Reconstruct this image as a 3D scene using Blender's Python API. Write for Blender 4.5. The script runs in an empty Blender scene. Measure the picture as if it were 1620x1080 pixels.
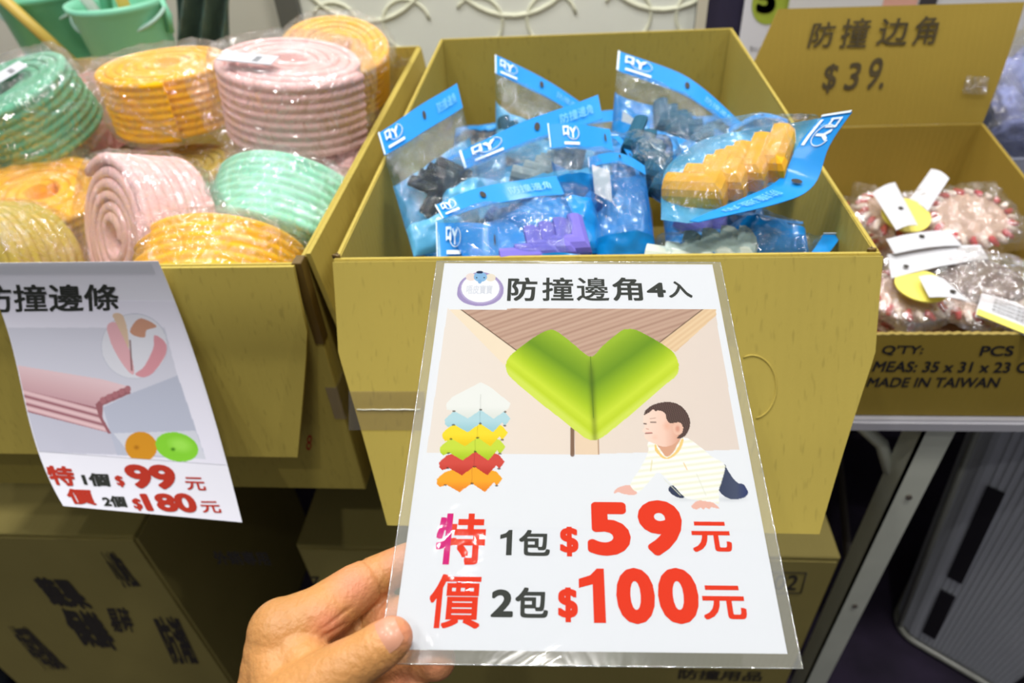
import bpy, bmesh, math, random
import numpy as np
from mathutils import Vector, Matrix, noise, kdtree

random.seed(7); np.random.seed(7)
SC = bpy.context.scene
COL = SC.collection
PI = math.pi
F = 1086.0                      # focal length in pixels of the 1620 px wide frame

# ------------------------------------------------------------------ camera
# world axes seen from the camera (rows): the camera stands at the origin, z up, boxes run away along +y
_Y = Vector((0.0618, 0.6335, -0.7713)).normalized()
_Z = Vector((-0.0523, 0.7735, 0.6316)); _Z = (_Z - _Z.dot(_Y) * _Y).normalized()
_X = _Y.cross(_Z)
RCW = Matrix((_X, _Y, _Z))      # camera -> world rotation
cam_d = bpy.data.cameras.new('camera'); cam = bpy.data.objects.new('camera', cam_d); COL.objects.link(cam)
cam.matrix_world = RCW.to_4x4()
cam_d.sensor_width = 36.0; cam_d.lens = F / 1620.0 * 36.0
cam_d.clip_start = 0.01; cam_d.clip_end = 50
cam_d.dof.use_dof = True; cam_d.dof.focus_distance = 0.335; cam_d.dof.aperture_fstop = 9.5
SC.camera = cam

# ------------------------------------------------------------------ light
w = bpy.data.worlds.new('hall_light'); SC.world = w; w.use_nodes = True
w.node_tree.nodes['Background'].inputs[0].default_value = (0.93, 0.96, 1.0, 1)
w.node_tree.nodes['Background'].inputs[1].default_value = 0.25
def area(name, loc, size, power, col=(1, 1, 1), target=(0, 0.6, -0.4), shape='DISK'):
    l = bpy.data.lights.new(name, 'AREA'); l.shape = shape; l.size = size; l.energy = power; l.color = col
    o = bpy.data.objects.new(name, l); COL.objects.link(o); o.location = loc
    o.rotation_euler = (Vector(target) - Vector(loc)).to_track_quat('-Z', 'Y').to_euler()
    return o
area('hall_lamp', (-0.70, 0.75, 2.2), 0.30, 34, (1, 0.98, 0.95))
area('hall_lamp', (1.55, 0.7, 2.2), 0.30, 17, (1, 0.98, 0.95))
area('hall_lamp', (0.30, -0.10, 2.2), 0.30, 36, (1, 0.98, 0.96))
area('hall_lamp', (0.25, 2.15, 2.2), 0.30, 22, (1, 0.98, 0.96))
for _x, _y in ((-1.2, 1.6), (-0.9, -0.5), (1.9, 1.7), (1.7, -0.3), (-2.2, 0.9), (-0.55, 2.3), (1.35, 2.5), (0.4, 3.2), (-1.5, 2.8), (-0.2, -1.2)):
    area('glint_lamp', (_x, _y, 2.2), 0.06, 10.0, (1, 1, 1))  # small lamps added around the hall to raise glints on the plastic film
area('hall_lamp', (-1.7, 0.1, 2.2), 0.3, 12, (1, 0.98, 0.96))
area('glint_lamp', (-0.08, 0.485, 2.2), 0.045, 1.6, (1, 1, 1))
area('glint_lamp', (-0.29, 0.11, 2.2), 0.03, 1.0, (1, 1, 1))
SC.view_settings.view_transform = 'Standard'; SC.view_settings.look = 'None'
SC.view_settings.gamma = 1; SC.view_settings.use_curve_mapping = False
SC.view_settings.exposure = -0.36
SC.cycles.transparent_max_bounces = 24

# ------------------------------------------------------------------ pixel <-> world measuring helpers
def ray(px, py): return RCW @ Vector(((px - 810) / F, (540 - py) / F, -1.0))
def atd(px, py, d): return ray(px, py) * d
def onZ(px, py, z): r = ray(px, py); return r * (z / r.z)
def onY(px, py, y): r = ray(px, py); return r * (y / r.y)
RWC = RCW.transposed()
def proj(p):
    c = RWC @ Vector(p); return (810 + F * c.x / -c.z, 540 - F * c.y / -c.z)

# ------------------------------------------------------------------ object helpers
def link(name, me, m=None, parent=None):
    o = bpy.data.objects.new(name, me); COL.objects.link(o)
    if m is not None and me is not None and not me.materials: me.materials.append(m)
    if parent is not None: o.parent = parent
    return o
def thing(name, label, cat, loc=(0, 0, 0), rot=(0, 0, 0), group=None):
    o = bpy.data.objects.new(name, None); COL.objects.link(o); o.empty_display_size = 0.02
    o.location = loc; o.rotation_euler = rot
    return tag(o, label, cat, group)
def tag(o, label, cat, group=None):
    o['label'] = label; o['category'] = cat
    if group: o['group'] = group
    return o
def local(parent, p):          # world point -> parent's coordinates (parent without its own parent)
    m = Matrix.LocRotScale(parent.location, parent.rotation_euler, parent.scale)
    return m.inverted() @ Vector(p)
def mesh_of(name, verts, faces, smooth=False):
    me = bpy.data.meshes.new(name); me.from_pydata([tuple(v) for v in verts], [], faces); me.update()
    if smooth: me.polygons.foreach_set('use_smooth', [True] * len(me.polygons))
    return me
def bm_obj(name, bm, m, parent=None, smooth=False):
    bmesh.ops.recalc_face_normals(bm, faces=bm.faces)
    me = bpy.data.meshes.new(name); bm.to_mesh(me); bm.free()
    if smooth: me.polygons.foreach_set('use_smooth', [True] * len(me.polygons))
    return link(name, me, m, parent)
def bx(bm, x0, x1, y0, y1, z0, z1):
    v = [bm.verts.new((x, y, z)) for z in (z0, z1) for y in (y0, y1) for x in (x0, x1)]
    for f in ((0, 1, 3, 2), (4, 5, 7, 6), (0, 1, 5, 4), (2, 3, 7, 6), (0, 2, 6, 4), (1, 3, 7, 5)):
        bm.faces.new([v[i] for i in f])
def box_obj(name, ext, m, parent=None, bevel=0.0):
    bm = bmesh.new(); bx(bm, *ext)
    if bevel: bmesh.ops.bevel(bm, geom=bm.edges[:], offset=bevel, segments=2, affect='EDGES')
    return bm_obj(name, bm, m, parent)
def slab(name, quad, t, m, parent=None, nu=1, nv=1, fn=None):
    """a sheet of thickness t over 4 corners (tl, tr, br, bl); fn(u,v)->offset vector"""
    tl, tr, br, bl = [Vector(q) for q in quad]
    def S(u, v):
        p = (tl * (1 - u) + tr * u) * (1 - v) + (bl * (1 - u) + br * u) * v
        return p + fn(u, v) if fn else p
    return sheet(name, S, nu, nv, m, parent, t)
def sheet(name, S, nu, nv, m, parent=None, t=0.0, smooth=True):
    """grid surface S(u,v), given thickness t away from its front; front faces the side where du x dv points backwards"""
    P = [[Vector(S(i / nu, j / nv)) for i in range(nu + 1)] for j in range(nv + 1)]
    V = []; Fc = []
    for row in P: V += row
    W = nu + 1
    for j in range(nv):
        for i in range(nu):
            Fc.append((j * W + i, (j + 1) * W + i, (j + 1) * W + i + 1, j * W + i + 1))
    if t:
        n0 = len(V); B = []
        for j in range(nv + 1):
            for i in range(nu + 1):
                du = P[j][min(i + 1, nu)] - P[j][max(i - 1, 0)]; dv = P[min(j + 1, nv)][i] - P[max(j - 1, 0)][i]
                n = du.cross(dv); n.normalize(); B.append(P[j][i] + n * t)
        V += B
        for j in range(nv):
            for i in range(nu):
                Fc.append(tuple(n0 + k for k in (j * W + i, j * W + i + 1, (j + 1) * W + i + 1, (j + 1) * W + i)))
        for i in range(nu):
            Fc.append((i, i + 1, n0 + i + 1, n0 + i)); a = nv * W
            Fc.append((a + i + 1, a + i, n0 + a + i, n0 + a + i + 1))
        for j in range(nv):
            Fc.append(((j + 1) * W, j * W, n0 + j * W, n0 + (j + 1) * W)); a = nu
            Fc.append((j * W + a, (j + 1) * W + a, n0 + (j + 1) * W + a, n0 + j * W + a))
    me = mesh_of(name, V, Fc, smooth)
    if t: 
        try: me.set_sharp_from_angle(angle=0.7)
        except Exception: pass
    return link(name, me, m, parent)
def tube_mesh(name, pts, r, seg=8, closed=False):
    pts = [Vector(p) for p in pts]; n = len(pts); V = []; Fc = []
    up = Vector((0.13, 0.21, 0.97))
    for i, p in enumerate(pts):
        a = pts[(i - 1) % n] if (closed or i > 0) else p; b = pts[(i + 1) % n] if (closed or i < n - 1) else p
        tn = (b - a).normalized(); s = tn.cross(up)
        if s.length < 1e-3: s = tn.cross(Vector((1, 0, 0)))
        s.normalize(); q = s.cross(tn)
        rr = r[i] if isinstance(r, (list, tuple)) else r
        for k in range(seg):
            an = 2 * PI * k / seg; V.append(p + (s * math.cos(an) + q * math.sin(an)) * rr)
    for i in range(n if closed else n - 1):
        for k in range(seg):
            a = i * seg; b = ((i + 1) % n) * seg; k2 = (k + 1) % seg
            Fc.append((a + k, a + k2, b + k2, b + k))
    if not closed:
        Fc.append(tuple(range(seg))[::-1]); Fc.append(tuple((n - 1) * seg + k for k in range(seg)))
    return mesh_of(name, V, Fc, True)
def join(name, meshes):
    V = []; Fc = []
    for me in meshes:
        o = len(V); V += [v.co.copy() for v in me.vertices]
        Fc += [tuple(i + o for i in p.vertices) for p in me.polygons]
    return mesh_of(name, V, Fc, True)

# ------------------------------------------------------------------ materials
def S2L(c):
    return tuple((x / 255 / 12.92) if x / 255 <= 0.04045 else ((x / 255 + 0.055) / 1.055) ** 2.4 for x in c)
def mat(name, rgb, rough=0.6, metal=0.0, var=0.0, vscale=20, bump=0.0, bscale=200, coat=0.0, spec=0.5, sss=0.0, trans=0.0):
    m = bpy.data.materials.new(name); m.use_nodes = True; nt = m.node_tree; b = nt.nodes['Principled BSDF']
    c = (*S2L(rgb), 1); b.inputs['Base Color'].default_value = c
    b.inputs['Roughness'].default_value = rough; b.inputs['Metallic'].default_value = metal
    b.inputs['Coat Weight'].default_value = coat; b.inputs['Specular IOR Level'].default_value = spec
    b.inputs['Coat Roughness'].default_value = 0.08; b.inputs['Transmission Weight'].default_value = trans
    if sss: b.inputs['Subsurface Weight'].default_value = sss; b.inputs['Subsurface Scale'].default_value = 0.004; b.inputs['Subsurface Radius'].default_value = (1, 0.4, 0.2)
    tc = nt.nodes.new('ShaderNodeTexCoord')
    if var:
        n = nt.nodes.new('ShaderNodeTexNoise'); n.inputs['Scale'].default_value = vscale; n.inputs['Detail'].default_value = 5
        nt.links.new(tc.outputs['Object'], n.inputs['Vector'])
        r = nt.nodes.new('ShaderNodeMapRange'); r.inputs[1].default_value = 0.3; r.inputs[2].default_value = 0.7
        r.inputs[3].default_value = 1 - var; r.inputs[4].default_value = 1 + var
        h = nt.nodes.new('ShaderNodeHueSaturation'); h.inputs['Color'].default_value = c
        nt.links.new(n.outputs[0], r.inputs[0]); nt.links.new(r.outputs[0], h.inputs['Value']); nt.links.new(h.outputs[0], b.inputs['Base Color'])
    if bump:
        n2 = nt.nodes.new('ShaderNodeTexNoise'); n2.inputs['Scale'].default_value = bscale; n2.inputs['Detail'].default_value = 4
        nt.links.new(tc.outputs['Object'], n2.inputs['Vector'])
        bp = nt.nodes.new('ShaderNodeBump'); bp.inputs['Strength'].default_value = bump; bp.inputs['Distance'].default_value = 0.002
        nt.links.new(n2.outputs[0], bp.inputs['Height']); nt.links.new(bp.outputs[0], b.inputs['Normal'])
    return m
def cardboard(name, rgb, axis=0, lines=True, dist=0.0008):
    m = mat(name, rgb, 0.75, var=0.05, vscale=9, spec=0.25); nt = m.node_tree; b = nt.nodes['Principled BSDF']
    tc = nt.nodes.new('ShaderNodeTexCoord')
    wv = nt.nodes.new('ShaderNodeTexWave'); wv.bands_direction = 'XYZ'[axis]; wv.inputs['Scale'].default_value = 38
    wv.inputs['Distortion'].default_value = 0.6; wv.inputs['Detail'].default_value = 1.0
    n2 = nt.nodes.new('ShaderNodeTexNoise'); n2.inputs['Scale'].default_value = 500
    nt.links.new(tc.outputs['Object'], wv.inputs['Vector']); nt.links.new(tc.outputs['Object'], n2.inputs['Vector'])
    ad = nt.nodes.new('ShaderNodeMath'); ad.operation = 'MULTIPLY_ADD'; ad.inputs[1].default_value = 0.35
    nt.links.new(n2.outputs[0], ad.inputs[0]); nt.links.new(wv.outputs[1], ad.inputs[2])
    bp = nt.nodes.new('ShaderNodeBump'); bp.inputs['Strength'].default_value = 0.16; bp.inputs['Distance'].default_value = dist
    nt.links.new(ad.outputs[0], bp.inputs['Height']); nt.links.new(bp.outputs[0], b.inputs['Normal'])
    if lines:    # short perforation dashes that run down the flutes of the board
        hs = [n for n in nt.nodes if n.type == 'HUE_SAT'][0]
        mp = nt.nodes.new('ShaderNodeMapping'); sc = [70, 70, 70]; sc[axis] = 330
        mp.inputs['Scale'].default_value = sc if axis != 2 else (70, 70, 330)
        nn = nt.nodes.new('ShaderNodeTexNoise'); nn.inputs['Scale'].default_value = 1.0; nn.inputs['Detail'].default_value = 1
        rr = nt.nodes.new('ShaderNodeMapRange'); rr.inputs[1].default_value = 0.62; rr.inputs[2].default_value = 0.76; rr.inputs[3].default_value = 1.0; rr.inputs[4].default_value = 0.84
        mx = nt.nodes.new('ShaderNodeMix'); mx.data_type = 'RGBA'; mx.blend_type = 'MULTIPLY'; mx.inputs[0].default_value = 1
        nt.links.new(tc.outputs['Object'], mp.inputs[0]); nt.links.new(mp.outputs[0], nn.inputs['Vector']); nt.links.new(nn.outputs[0], rr.inputs[0])
        nt.links.new(hs.outputs[0], mx.inputs[6]); nt.links.new(rr.outputs[0], mx.inputs[7]); nt.links.new(mx.outputs[2], b.inputs['Base Color'])
    return m
def film(name, tint=(1, 1, 1), gloss=0.10, haze=0.05, hazecol=(0.9, 0.9, 0.9), rough=0.07, bump=0.6, bscale=55, dist=0.006):
    """thin clear plastic: see-through, mirror-like at grazing angles, crumpled"""
    m = bpy.data.materials.new(name); m.use_nodes = True; nt = m.node_tree; nt.nodes.clear()
    out = nt.nodes.new('ShaderNodeOutputMaterial'); tr = nt.nodes.new('ShaderNodeBsdfTransparent'); tr.inputs[0].default_value = (*tint, 1)
    gl = nt.nodes.new('ShaderNodeBsdfGlossy'); gl.inputs['Roughness'].default_value = rough
    df = nt.nodes.new('ShaderNodeBsdfDiffuse'); df.inputs[0].default_value = (*hazecol, 1)
    lw = nt.nodes.new('ShaderNodeLayerWeight'); lw.inputs[0].default_value = 0.35
    ml = nt.nodes.new('ShaderNodeMath'); ml.operation = 'MULTIPLY_ADD'; ml.inputs[1].default_value = 0.26; ml.inputs[2].default_value = gloss
    m1 = nt.nodes.new('ShaderNodeMixShader'); m2 = nt.nodes.new('ShaderNodeMixShader'); m1.inputs[0].default_value = haze
    tc = nt.nodes.new('ShaderNodeTexCoord'); 
    no = nt.nodes.new('ShaderNodeTexNoise'); no.inputs['Scale'].default_value = bscale * 0.8; no.inputs['Detail'].default_value = 3; no.inputs['Distortion'].default_value = 1.5
    ad = nt.nodes.new('ShaderNodeMath'); ad.operation = 'ADD'
    n3 = nt.nodes.new('ShaderNodeTexNoise'); n3.noise_type = 'RIDGED_MULTIFRACTAL'; n3.inputs['Scale'].default_value = bscale * .45; n3.inputs['Detail'].default_value = 4; nt.links.new(tc.outputs['Object'], n3.inputs['Vector'])
    bp = nt.nodes.new('ShaderNodeBump'); bp.inputs['Strength'].default_value = bump; bp.inputs['Distance'].default_value = dist
    L = nt.links.new
    L(tc.outputs['Object'], no.inputs['Vector']); L(no.outputs[0], ad.inputs[0]); L(n3.outputs[0], ad.inputs[1])
    L(ad.outputs[0], bp.inputs['Height']); L(bp.outputs[0], gl.inputs['Normal']); L(bp.outputs[0], lw.inputs['Normal'])
    L(lw.outputs['Fresnel'], ml.inputs[0]); L(ml.outputs[0], m2.inputs[0])
    L(tr.outputs[0], m1.inputs[1]); L(df.outputs[0], m1.inputs[2]); L(m1.outputs[0], m2.inputs[1]); L(gl.outputs[0], m2.inputs[2]); L(m2.outputs[0], out.inputs[0])
    return m
def attr_mat(name, rough=0.35, coat=0.0):
    m = mat(name, (255, 255, 255), 0.85, spec=0.08); nt = m.node_tree
    a = nt.nodes.new('ShaderNodeAttribute'); a.attribute_name = 'print'
    nt.links.new(a.outputs['Color'], nt.nodes['Principled BSDF'].inputs['Base Color']); return m

CARD = cardboard('cardboard_board', (182, 162, 76), 0)
CARDY = cardboard('cardboard_board_side', (182, 162, 76), 1)
CARDR = cardboard('cardboard_brown', (156, 132, 52), 0, False)
CARDRY = cardboard('cardboard_brown_side', (156, 132, 52), 1, False)
CARD2 = cardboard('cardboard_old', (160, 140, 74), 0, False)
CARDEDGE = mat('cardboard_edge', (196, 172, 90), 0.8, var=0.15, vscale=150)
CARDFLOOR = cardboard('carton_board', (150, 136, 76), 0, False)
TAPE = film('packing_tape', (0.93, 0.9, 0.82), 0.08, 0.03, rough=0.12, bump=0.3, bscale=60, dist=0.003)
TAPEB = mat('brown_tape', (104, 82, 38), 0.25, var=0.1)
INK = mat('black_ink', (26, 24, 30), 0.6)
INKF = mat('faded_ink', (48, 42, 34), 0.7, var=0.2, vscale=120)
MARK = mat('marker_ink', (70, 58, 28), 0.7, var=0.3, vscale=90)
PBLK = mat('print_dark', (50, 52, 48), 0.85, spec=0.08)
PRED = mat('print_red', (196, 46, 18), 0.85, spec=0.08)
PRED2 = mat('print_red_dull', (176, 54, 40), 0.85, spec=0.08)
PMAG = mat('print_magenta', (180, 24, 104), 0.85, spec=0.08)
PAPER = mat('paper_white', (196, 197, 202), 0.85, spec=0.08)
PRINT = attr_mat('printed_picture', 0.45)
LAM = film('laminate', (0.97, 0.98, 0.97), 0.012, 0.006, rough=0.05, bump=0.16, bscale=50, dist=0.002)
FILM = film('clear_film', (1, 1, 1), 0.09, 0.018, (0.95, 0.93, 0.9), 0.055, 1.0, 60, 0.015)
FILMB = film('bag_film', (0.90, 0.97, 1.0), 0.10, 0.02, (0.5, 0.8, 0.95), 0.06, 1.0, 60, 0.015)

# ------------------------------------------------------------------ text helper
def text_mesh(s, offset=0.0, shear=0.0, space=1.0):
    """flat letters; weight is added by shifted copies of the outlines, all in one mesh"""
    cu = bpy.data.curves.new('txt', 'FONT'); cu.body = s; cu.size = 1; cu.resolution_u = 4; cu.shear = shear
    cu.fill_mode = 'BOTH'; cu.space_character = space
    o = bpy.data.objects.new('txt', cu); COL.objects.link(o)
    bpy.context.view_layer.update()
    me = bpy.data.meshes.new_from_object(o.evaluated_get(bpy.context.evaluated_depsgraph_get()))
    bpy.data.objects.remove(o); bpy.data.curves.remove(cu)
    if offset > 0 and len(me.vertices):
        co = np.empty(len(me.vertices) * 3); me.vertices.foreach_get('co', co); co = co.reshape(-1, 3); V = []; Fc = []
        fs = [tuple(p.vertices) for p in me.polygons]; bpy.data.meshes.remove(me)
        shifts = [(0, 0)] + [(offset * a_, offset * b_) for a_ in (-1, 0, 1) for b_ in (-1, 0, 1) if a_ or b_]
        if offset > .03: shifts = [(0, 0)] + [(offset * r_ * math.cos(k * PI / 12), offset * r_ * math.sin(k * PI / 12)) for r_ in (1, .55) for k in range(24)]
        if False: shifts += [(offset * .5 * math.cos(k * PI / 2), offset * .5 * math.sin(k * PI / 2)) for k in range(4)]
        for k, (dx, dy) in enumerate(shifts):
            o_ = len(V); V += [(c[0] + dx, c[1] + dy, k * 1e-5) for c in co]; Fc += [tuple(i + o_ for i in f) for f in fs]
        me = bpy.data.meshes.new('txt'); me.from_pydata(V, [], Fc); me.update()
    co = np.empty(len(me.vertices) * 3); me.vertices.foreach_get('co', co); co = co.reshape(-1, 3)
    return me, co
def lettering(s, fn, m, parent, offset=0.0, shear=0.0, space=1.0, name='lettering', split=None, cuts=0):
    """fn(a,b) maps the text's box (a right 0..1, b down 0..1) to a point in the parent's coordinates"""
    me, co = text_mesh(s, offset, shear, space)
    if len(co) == 0: return None
    if cuts:
        b_ = bmesh.new(); b_.from_mesh(me); lo = co.min(0); hi = co.max(0)
        for ax in (0, 1):
            for k in range(1, cuts):
                c_ = [0, 0, 0]; c_[ax] = lo[ax] + (hi[ax] - lo[ax]) * k / cuts; n_ = [0, 0, 0]; n_[ax] = 1
                bmesh.ops.bisect_plane(b_, geom=b_.verts[:] + b_.edges[:] + b_.faces[:], plane_co=c_, plane_no=n_)
        bmesh.ops.triangulate(b_, faces=b_.faces[:]); b_.to_mesh(me); b_.free()
        co = np.empty(len(me.vertices) * 3); me.vertices.foreach_get('co', co); co = co.reshape(-1, 3)
    mn = co.min(0); mx = co.max(0)
    new = []
    for c in co:
        a = (c[0] - mn[0]) / (mx[0] - mn[0]); b = 1 - (c[1] - mn[1]) / (mx[1] - mn[1]); new.append(Vector(fn(a, b)) * (1 - c[2] * .2))
    me.vertices.foreach_set('co', np.array([tuple(p) for p in new]).ravel()); me.update()
    me.materials.clear(); me.materials.append(m); me.name = name
    if split:
        me.materials.append(split[0])
        for p in me.polygons:
            if sum((co[i][0] - mn[0]) / (mx[0] - mn[0]) for i in p.vertices) / len(p.vertices) < split[1]: p.material_index = 1
    o = bpy.data.objects.new(name, me); COL.objects.link(o); o.parent = parent
    return o
def quad_fn(tl, tr, br, bl, parent=None):
    q = [Vector(p) for p in (tl, tr, br, bl)]
    if parent is not None: q = [local(parent, p) for p in q]
    def fn(a, b): return (q[0] * (1 - a) + q[1] * a) * (1 - b) + (q[3] * (1 - a) + q[2] * a) * b
    return fn

# ------------------------------------------------------------------ print painter (flat print as vertex colours)
def spline(pts, n=8):
    P = np.array(pts, float); out = []; N = len(P)
    for i in range(N):
        p0, p1, p2, p3 = P[i - 1], P[i], P[(i + 1) % N], P[(i + 2) % N]
        for k in range(n):
            t = k / n
            out.append(0.5 * (2 * p1 + (p2 - p0) * t + (2 * p0 - 5 * p1 + 4 * p2 - p3) * t * t + (3 * p1 - p0 - 3 * p2 + p3) * t ** 3))
    return np.array(out)
INKING = 0.66      # printed paper reflects about three quarters of a perfect white
class Canvas:
    """colours of a grid of points whose position X,Y is measured in picture units"""
    def __init__(s, X, Y, base):
        s.X, s.Y = X, Y; s.C = np.tile(np.array(S2L(base)), (len(X), 1))
    def inside(s, pts):
        P = np.array(pts, float); x0, y0 = P.min(0); x1, y1 = P.max(0)
        idx = np.nonzero((s.X >= x0) & (s.X <= x1) & (s.Y >= y0) & (s.Y <= y1))[0]
        x = s.X[idx]; y = s.Y[idx]; c = np.zeros(len(idx), bool); j = len(P) - 1
        for i in range(len(P)):
            xi, yi = P[i]; xj, yj = P[j]
            if yi != yj:
                k = ((yi > y) != (yj > y)) & (x < (xj - xi) * (y - yi) / (yj - yi) + xi); c ^= k
            j = i
        return idx[c]
    def fill(s, pts, col, smooth=False, alpha=1.0):
        idx = s.inside(spline(pts) if smooth else pts)
        c = np.array([S2L(q) for q in col(s.X[idx], s.Y[idx])]) if callable(col) else np.array(S2L(col))
        s.C[idx] = s.C[idx] * (1 - alpha) + c * alpha
        return idx
    def ellipse(s, cx, cy, rx, ry, col, alpha=1.0, ang=0, soft=0.0):
        dx = s.X - cx; dy = s.Y - cy; ca, sa = math.cos(ang), math.sin(ang)
        r = np.sqrt(((dx * ca + dy * sa) / rx) ** 2 + ((-dx * sa + dy * ca) / ry) ** 2)
        a = (r < 1).astype(float) if not soft else np.clip((1 - r) / soft, 0, 1)
        a = (a * alpha)[:, None]; s.C = s.C * (1 - a) + np.array(S2L(col)) * a
    def line(s, p, q, wd, col, alpha=1.0):
        p = np.array(p, float); q = np.array(q, float); d = q - p; L2 = (d ** 2).sum()
        t = np.clip(((s.X - p[0]) * d[0] + (s.Y - p[1]) * d[1]) / L2, 0, 1)
        r = np.hypot(s.X - p[0] - t * d[0], s.Y - p[1] - t * d[1])
        a = (np.clip((wd / 2 + 0.5 - r), 0, 1) * alpha)[:, None]; s.C = s.C * (1 - a) + np.array(S2L(col)) * a
def ramp(t, stops):
    t = np.asarray(t); xs = [q[0] for q in stops]
    return np.stack([np.interp(t, xs, [q[1][k] for q in stops]) for k in range(3)], -1)
def print_grid(name, S, u0, u1, v0, v1, step, paint, base, parent, lift, toXY, ink=INKING):
    nu = int((u1 - u0) / step); nv = int((v1 - v0) / step)
    U, V = np.meshgrid(np.linspace(u0, u1, nu + 1), np.linspace(v0, v1, nv + 1))
    P = S(U.ravel(), V.ravel(), lift)
    me = bpy.data.meshes.new(name); n = len(P); W = nu + 1
    i, j = np.meshgrid(np.arange(nu), np.arange(nv)); a = (j * W + i).ravel()
    q = np.stack([a, a + W, a + W + 1, a + 1], -1)
    me.vertices.add(n); me.vertices.foreach_set('co', P.ravel())
    me.loops.add(len(q) * 4); me.loops.foreach_set('vertex_index', q.ravel().astype(np.int32))
    me.polygons.add(len(q)); me.polygons.foreach_set('loop_start', (np.arange(len(q)) * 4).astype(np.int32))
    me.update(calc_edges=True)
    X, Y = toXY(P); cv = Canvas(X, Y, base); paint(cv)
    at = me.color_attributes.new('print', 'FLOAT_COLOR', 'POINT')
    at.data.foreach_set('color', np.concatenate([cv.C * ink, np.ones((n, 1))], 1).ravel())
    me.polygons.foreach_set('use_smooth', [True] * len(q))
    return link(name, me, PRINT, parent)
RW = np.array(RWC)
def npproj(P):
    c = P @ RW.T; return 810 + F * c[:, 0] / -c[:, 2], 540 - F * c[:, 1] / -c[:, 2]
def invert(S, px, py, u=70.0, v=100.0):      # which spot of a sheet shows at a pixel
    for _ in range(12):
        a = proj(S(u, v)); b = proj(S(u + .5, v)); c = proj(S(u, v + .5))
        J = Matrix((((b[0] - a[0]) / .5, (c[0] - a[0]) / .5), ((b[1] - a[1]) / .5, (c[1] - a[1]) / .5)))
        d = J.inverted() @ Vector((px - a[0], py - a[1])); u += d.x; v += d.y
    return u, v

# ================================================================== STRUCTURE
def settle(root, L):
    """children were modelled in world coordinates: move their origin to the thing's base"""
    L = Vector(L); T = Matrix.Translation(-L); seen = set()
    def walk(o):
        for c in [x for x in COL.objects if x.parent == o]:
            if c.data and c.data.name not in seen: seen.add(c.data.name); c.data.transform(T)
            walk(c)
    walk(root); root.location = L
    return root
def structure(o): o['kind'] = 'structure'; return o
FLOORZ = -1.27; TABZ = -0.553
FLM = mat('dark_carpet', (44, 34, 54), 0.95, var=0.35, vscale=14, bump=0.5, bscale=400)
structure(box_obj('floor', (-2.6, 2.6, -1.6, 2.2, FLOORZ - 0.03, FLOORZ), FLM))
WALLM = mat('partition_beige', (222, 216, 198), 0.7, var=0.03, vscale=3)
structure(box_obj('wall_back', (-2.6, 2.6, 1.62, 1.66, FLOORZ, 0.9), WALLM))
POSTM = mat('post_grey', (98, 98, 92), 0.45)
# embossed white panel between two dark posts, behind the boxes
def onwall(px, py, y): return onY(px, py, y)
YP = 1.5
xa = onwall(478, 20, YP).x; xb = onwall(1100, 20, YP).x
panel = thing('trim_1', 'x', 'x'); del panel['label']; del panel['category']; panel.name = 'trim_1'; structure(panel)
EMB = mat('embossed_white', (236, 238, 226), 0.6, var=0.03, vscale=4)
EMBR = mat('embossed_relief', (232, 232, 206), 0.55)
box_obj('panel_board', (xa, xb, YP, YP + 0.02, FLOORZ, 0.5), EMB, panel)
box_obj('panel_post', (xa - 0.045, xa, YP - 0.02, YP + 0.03, FLOORZ, 0.5), POSTM, panel)
box_obj('panel_post', (xb, xb + 0.05, YP - 0.02, YP + 0.03, FLOORZ, 0.5), POSTM, panel)
def relief(k, x0, sgn, z0):
    ms = []
    def arc(cx, cz, r, a0, a1, rr=0.009):
        return tube_mesh('a', [(cx + r * math.cos(a0 + (a1 - a0) * t / 20), YP - 0.001, cz + r * math.sin(a0 + (a1 - a0) * t / 20)) for t in range(21)], rr * .5, 6)
    ms.append(arc(x0, z0, 0.15, PI * 0.95, PI * 2.05)); ms.append(arc(x0, z0 + 0.02, 0.075, PI * 1.0, PI * 2.4, 0.007))
    ms.append(arc(x0 + 0.075, z0 - 0.16, 0.05, 0.2, PI * 1.6, 0.007)); ms.append(arc(x0 - 0.075, z0 - 0.16, 0.05, PI * 0.8 - PI * 1.4, PI * 0.8, 0.007))
    link('scroll_relief', join('scroll_relief', ms), EMBR, panel)
for k in range(4):
    for j in range(3): relief(k, xa + 0.14 + k * 0.30, 1, -0.22 + j * 0.34 - 0.34)
# dark cloth hanging behind the legs of the table
CLOTH = mat('dark_cloth', (46, 20, 48), 0.95, var=0.25, vscale=6)
def clothS(u, v): return Vector((-1.2 + 2.9 * u, 1.30 + 0.02 * math.sin(u * 60) + 0.008 * math.sin(u * 143 + 1), -0.60 - 0.66 * v))
tag(sheet('table_cloth', clothS, 220, 2, CLOTH, None, 0.003), 'dark purple cloth hanging under the back of the display table', 'cloth')

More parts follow.
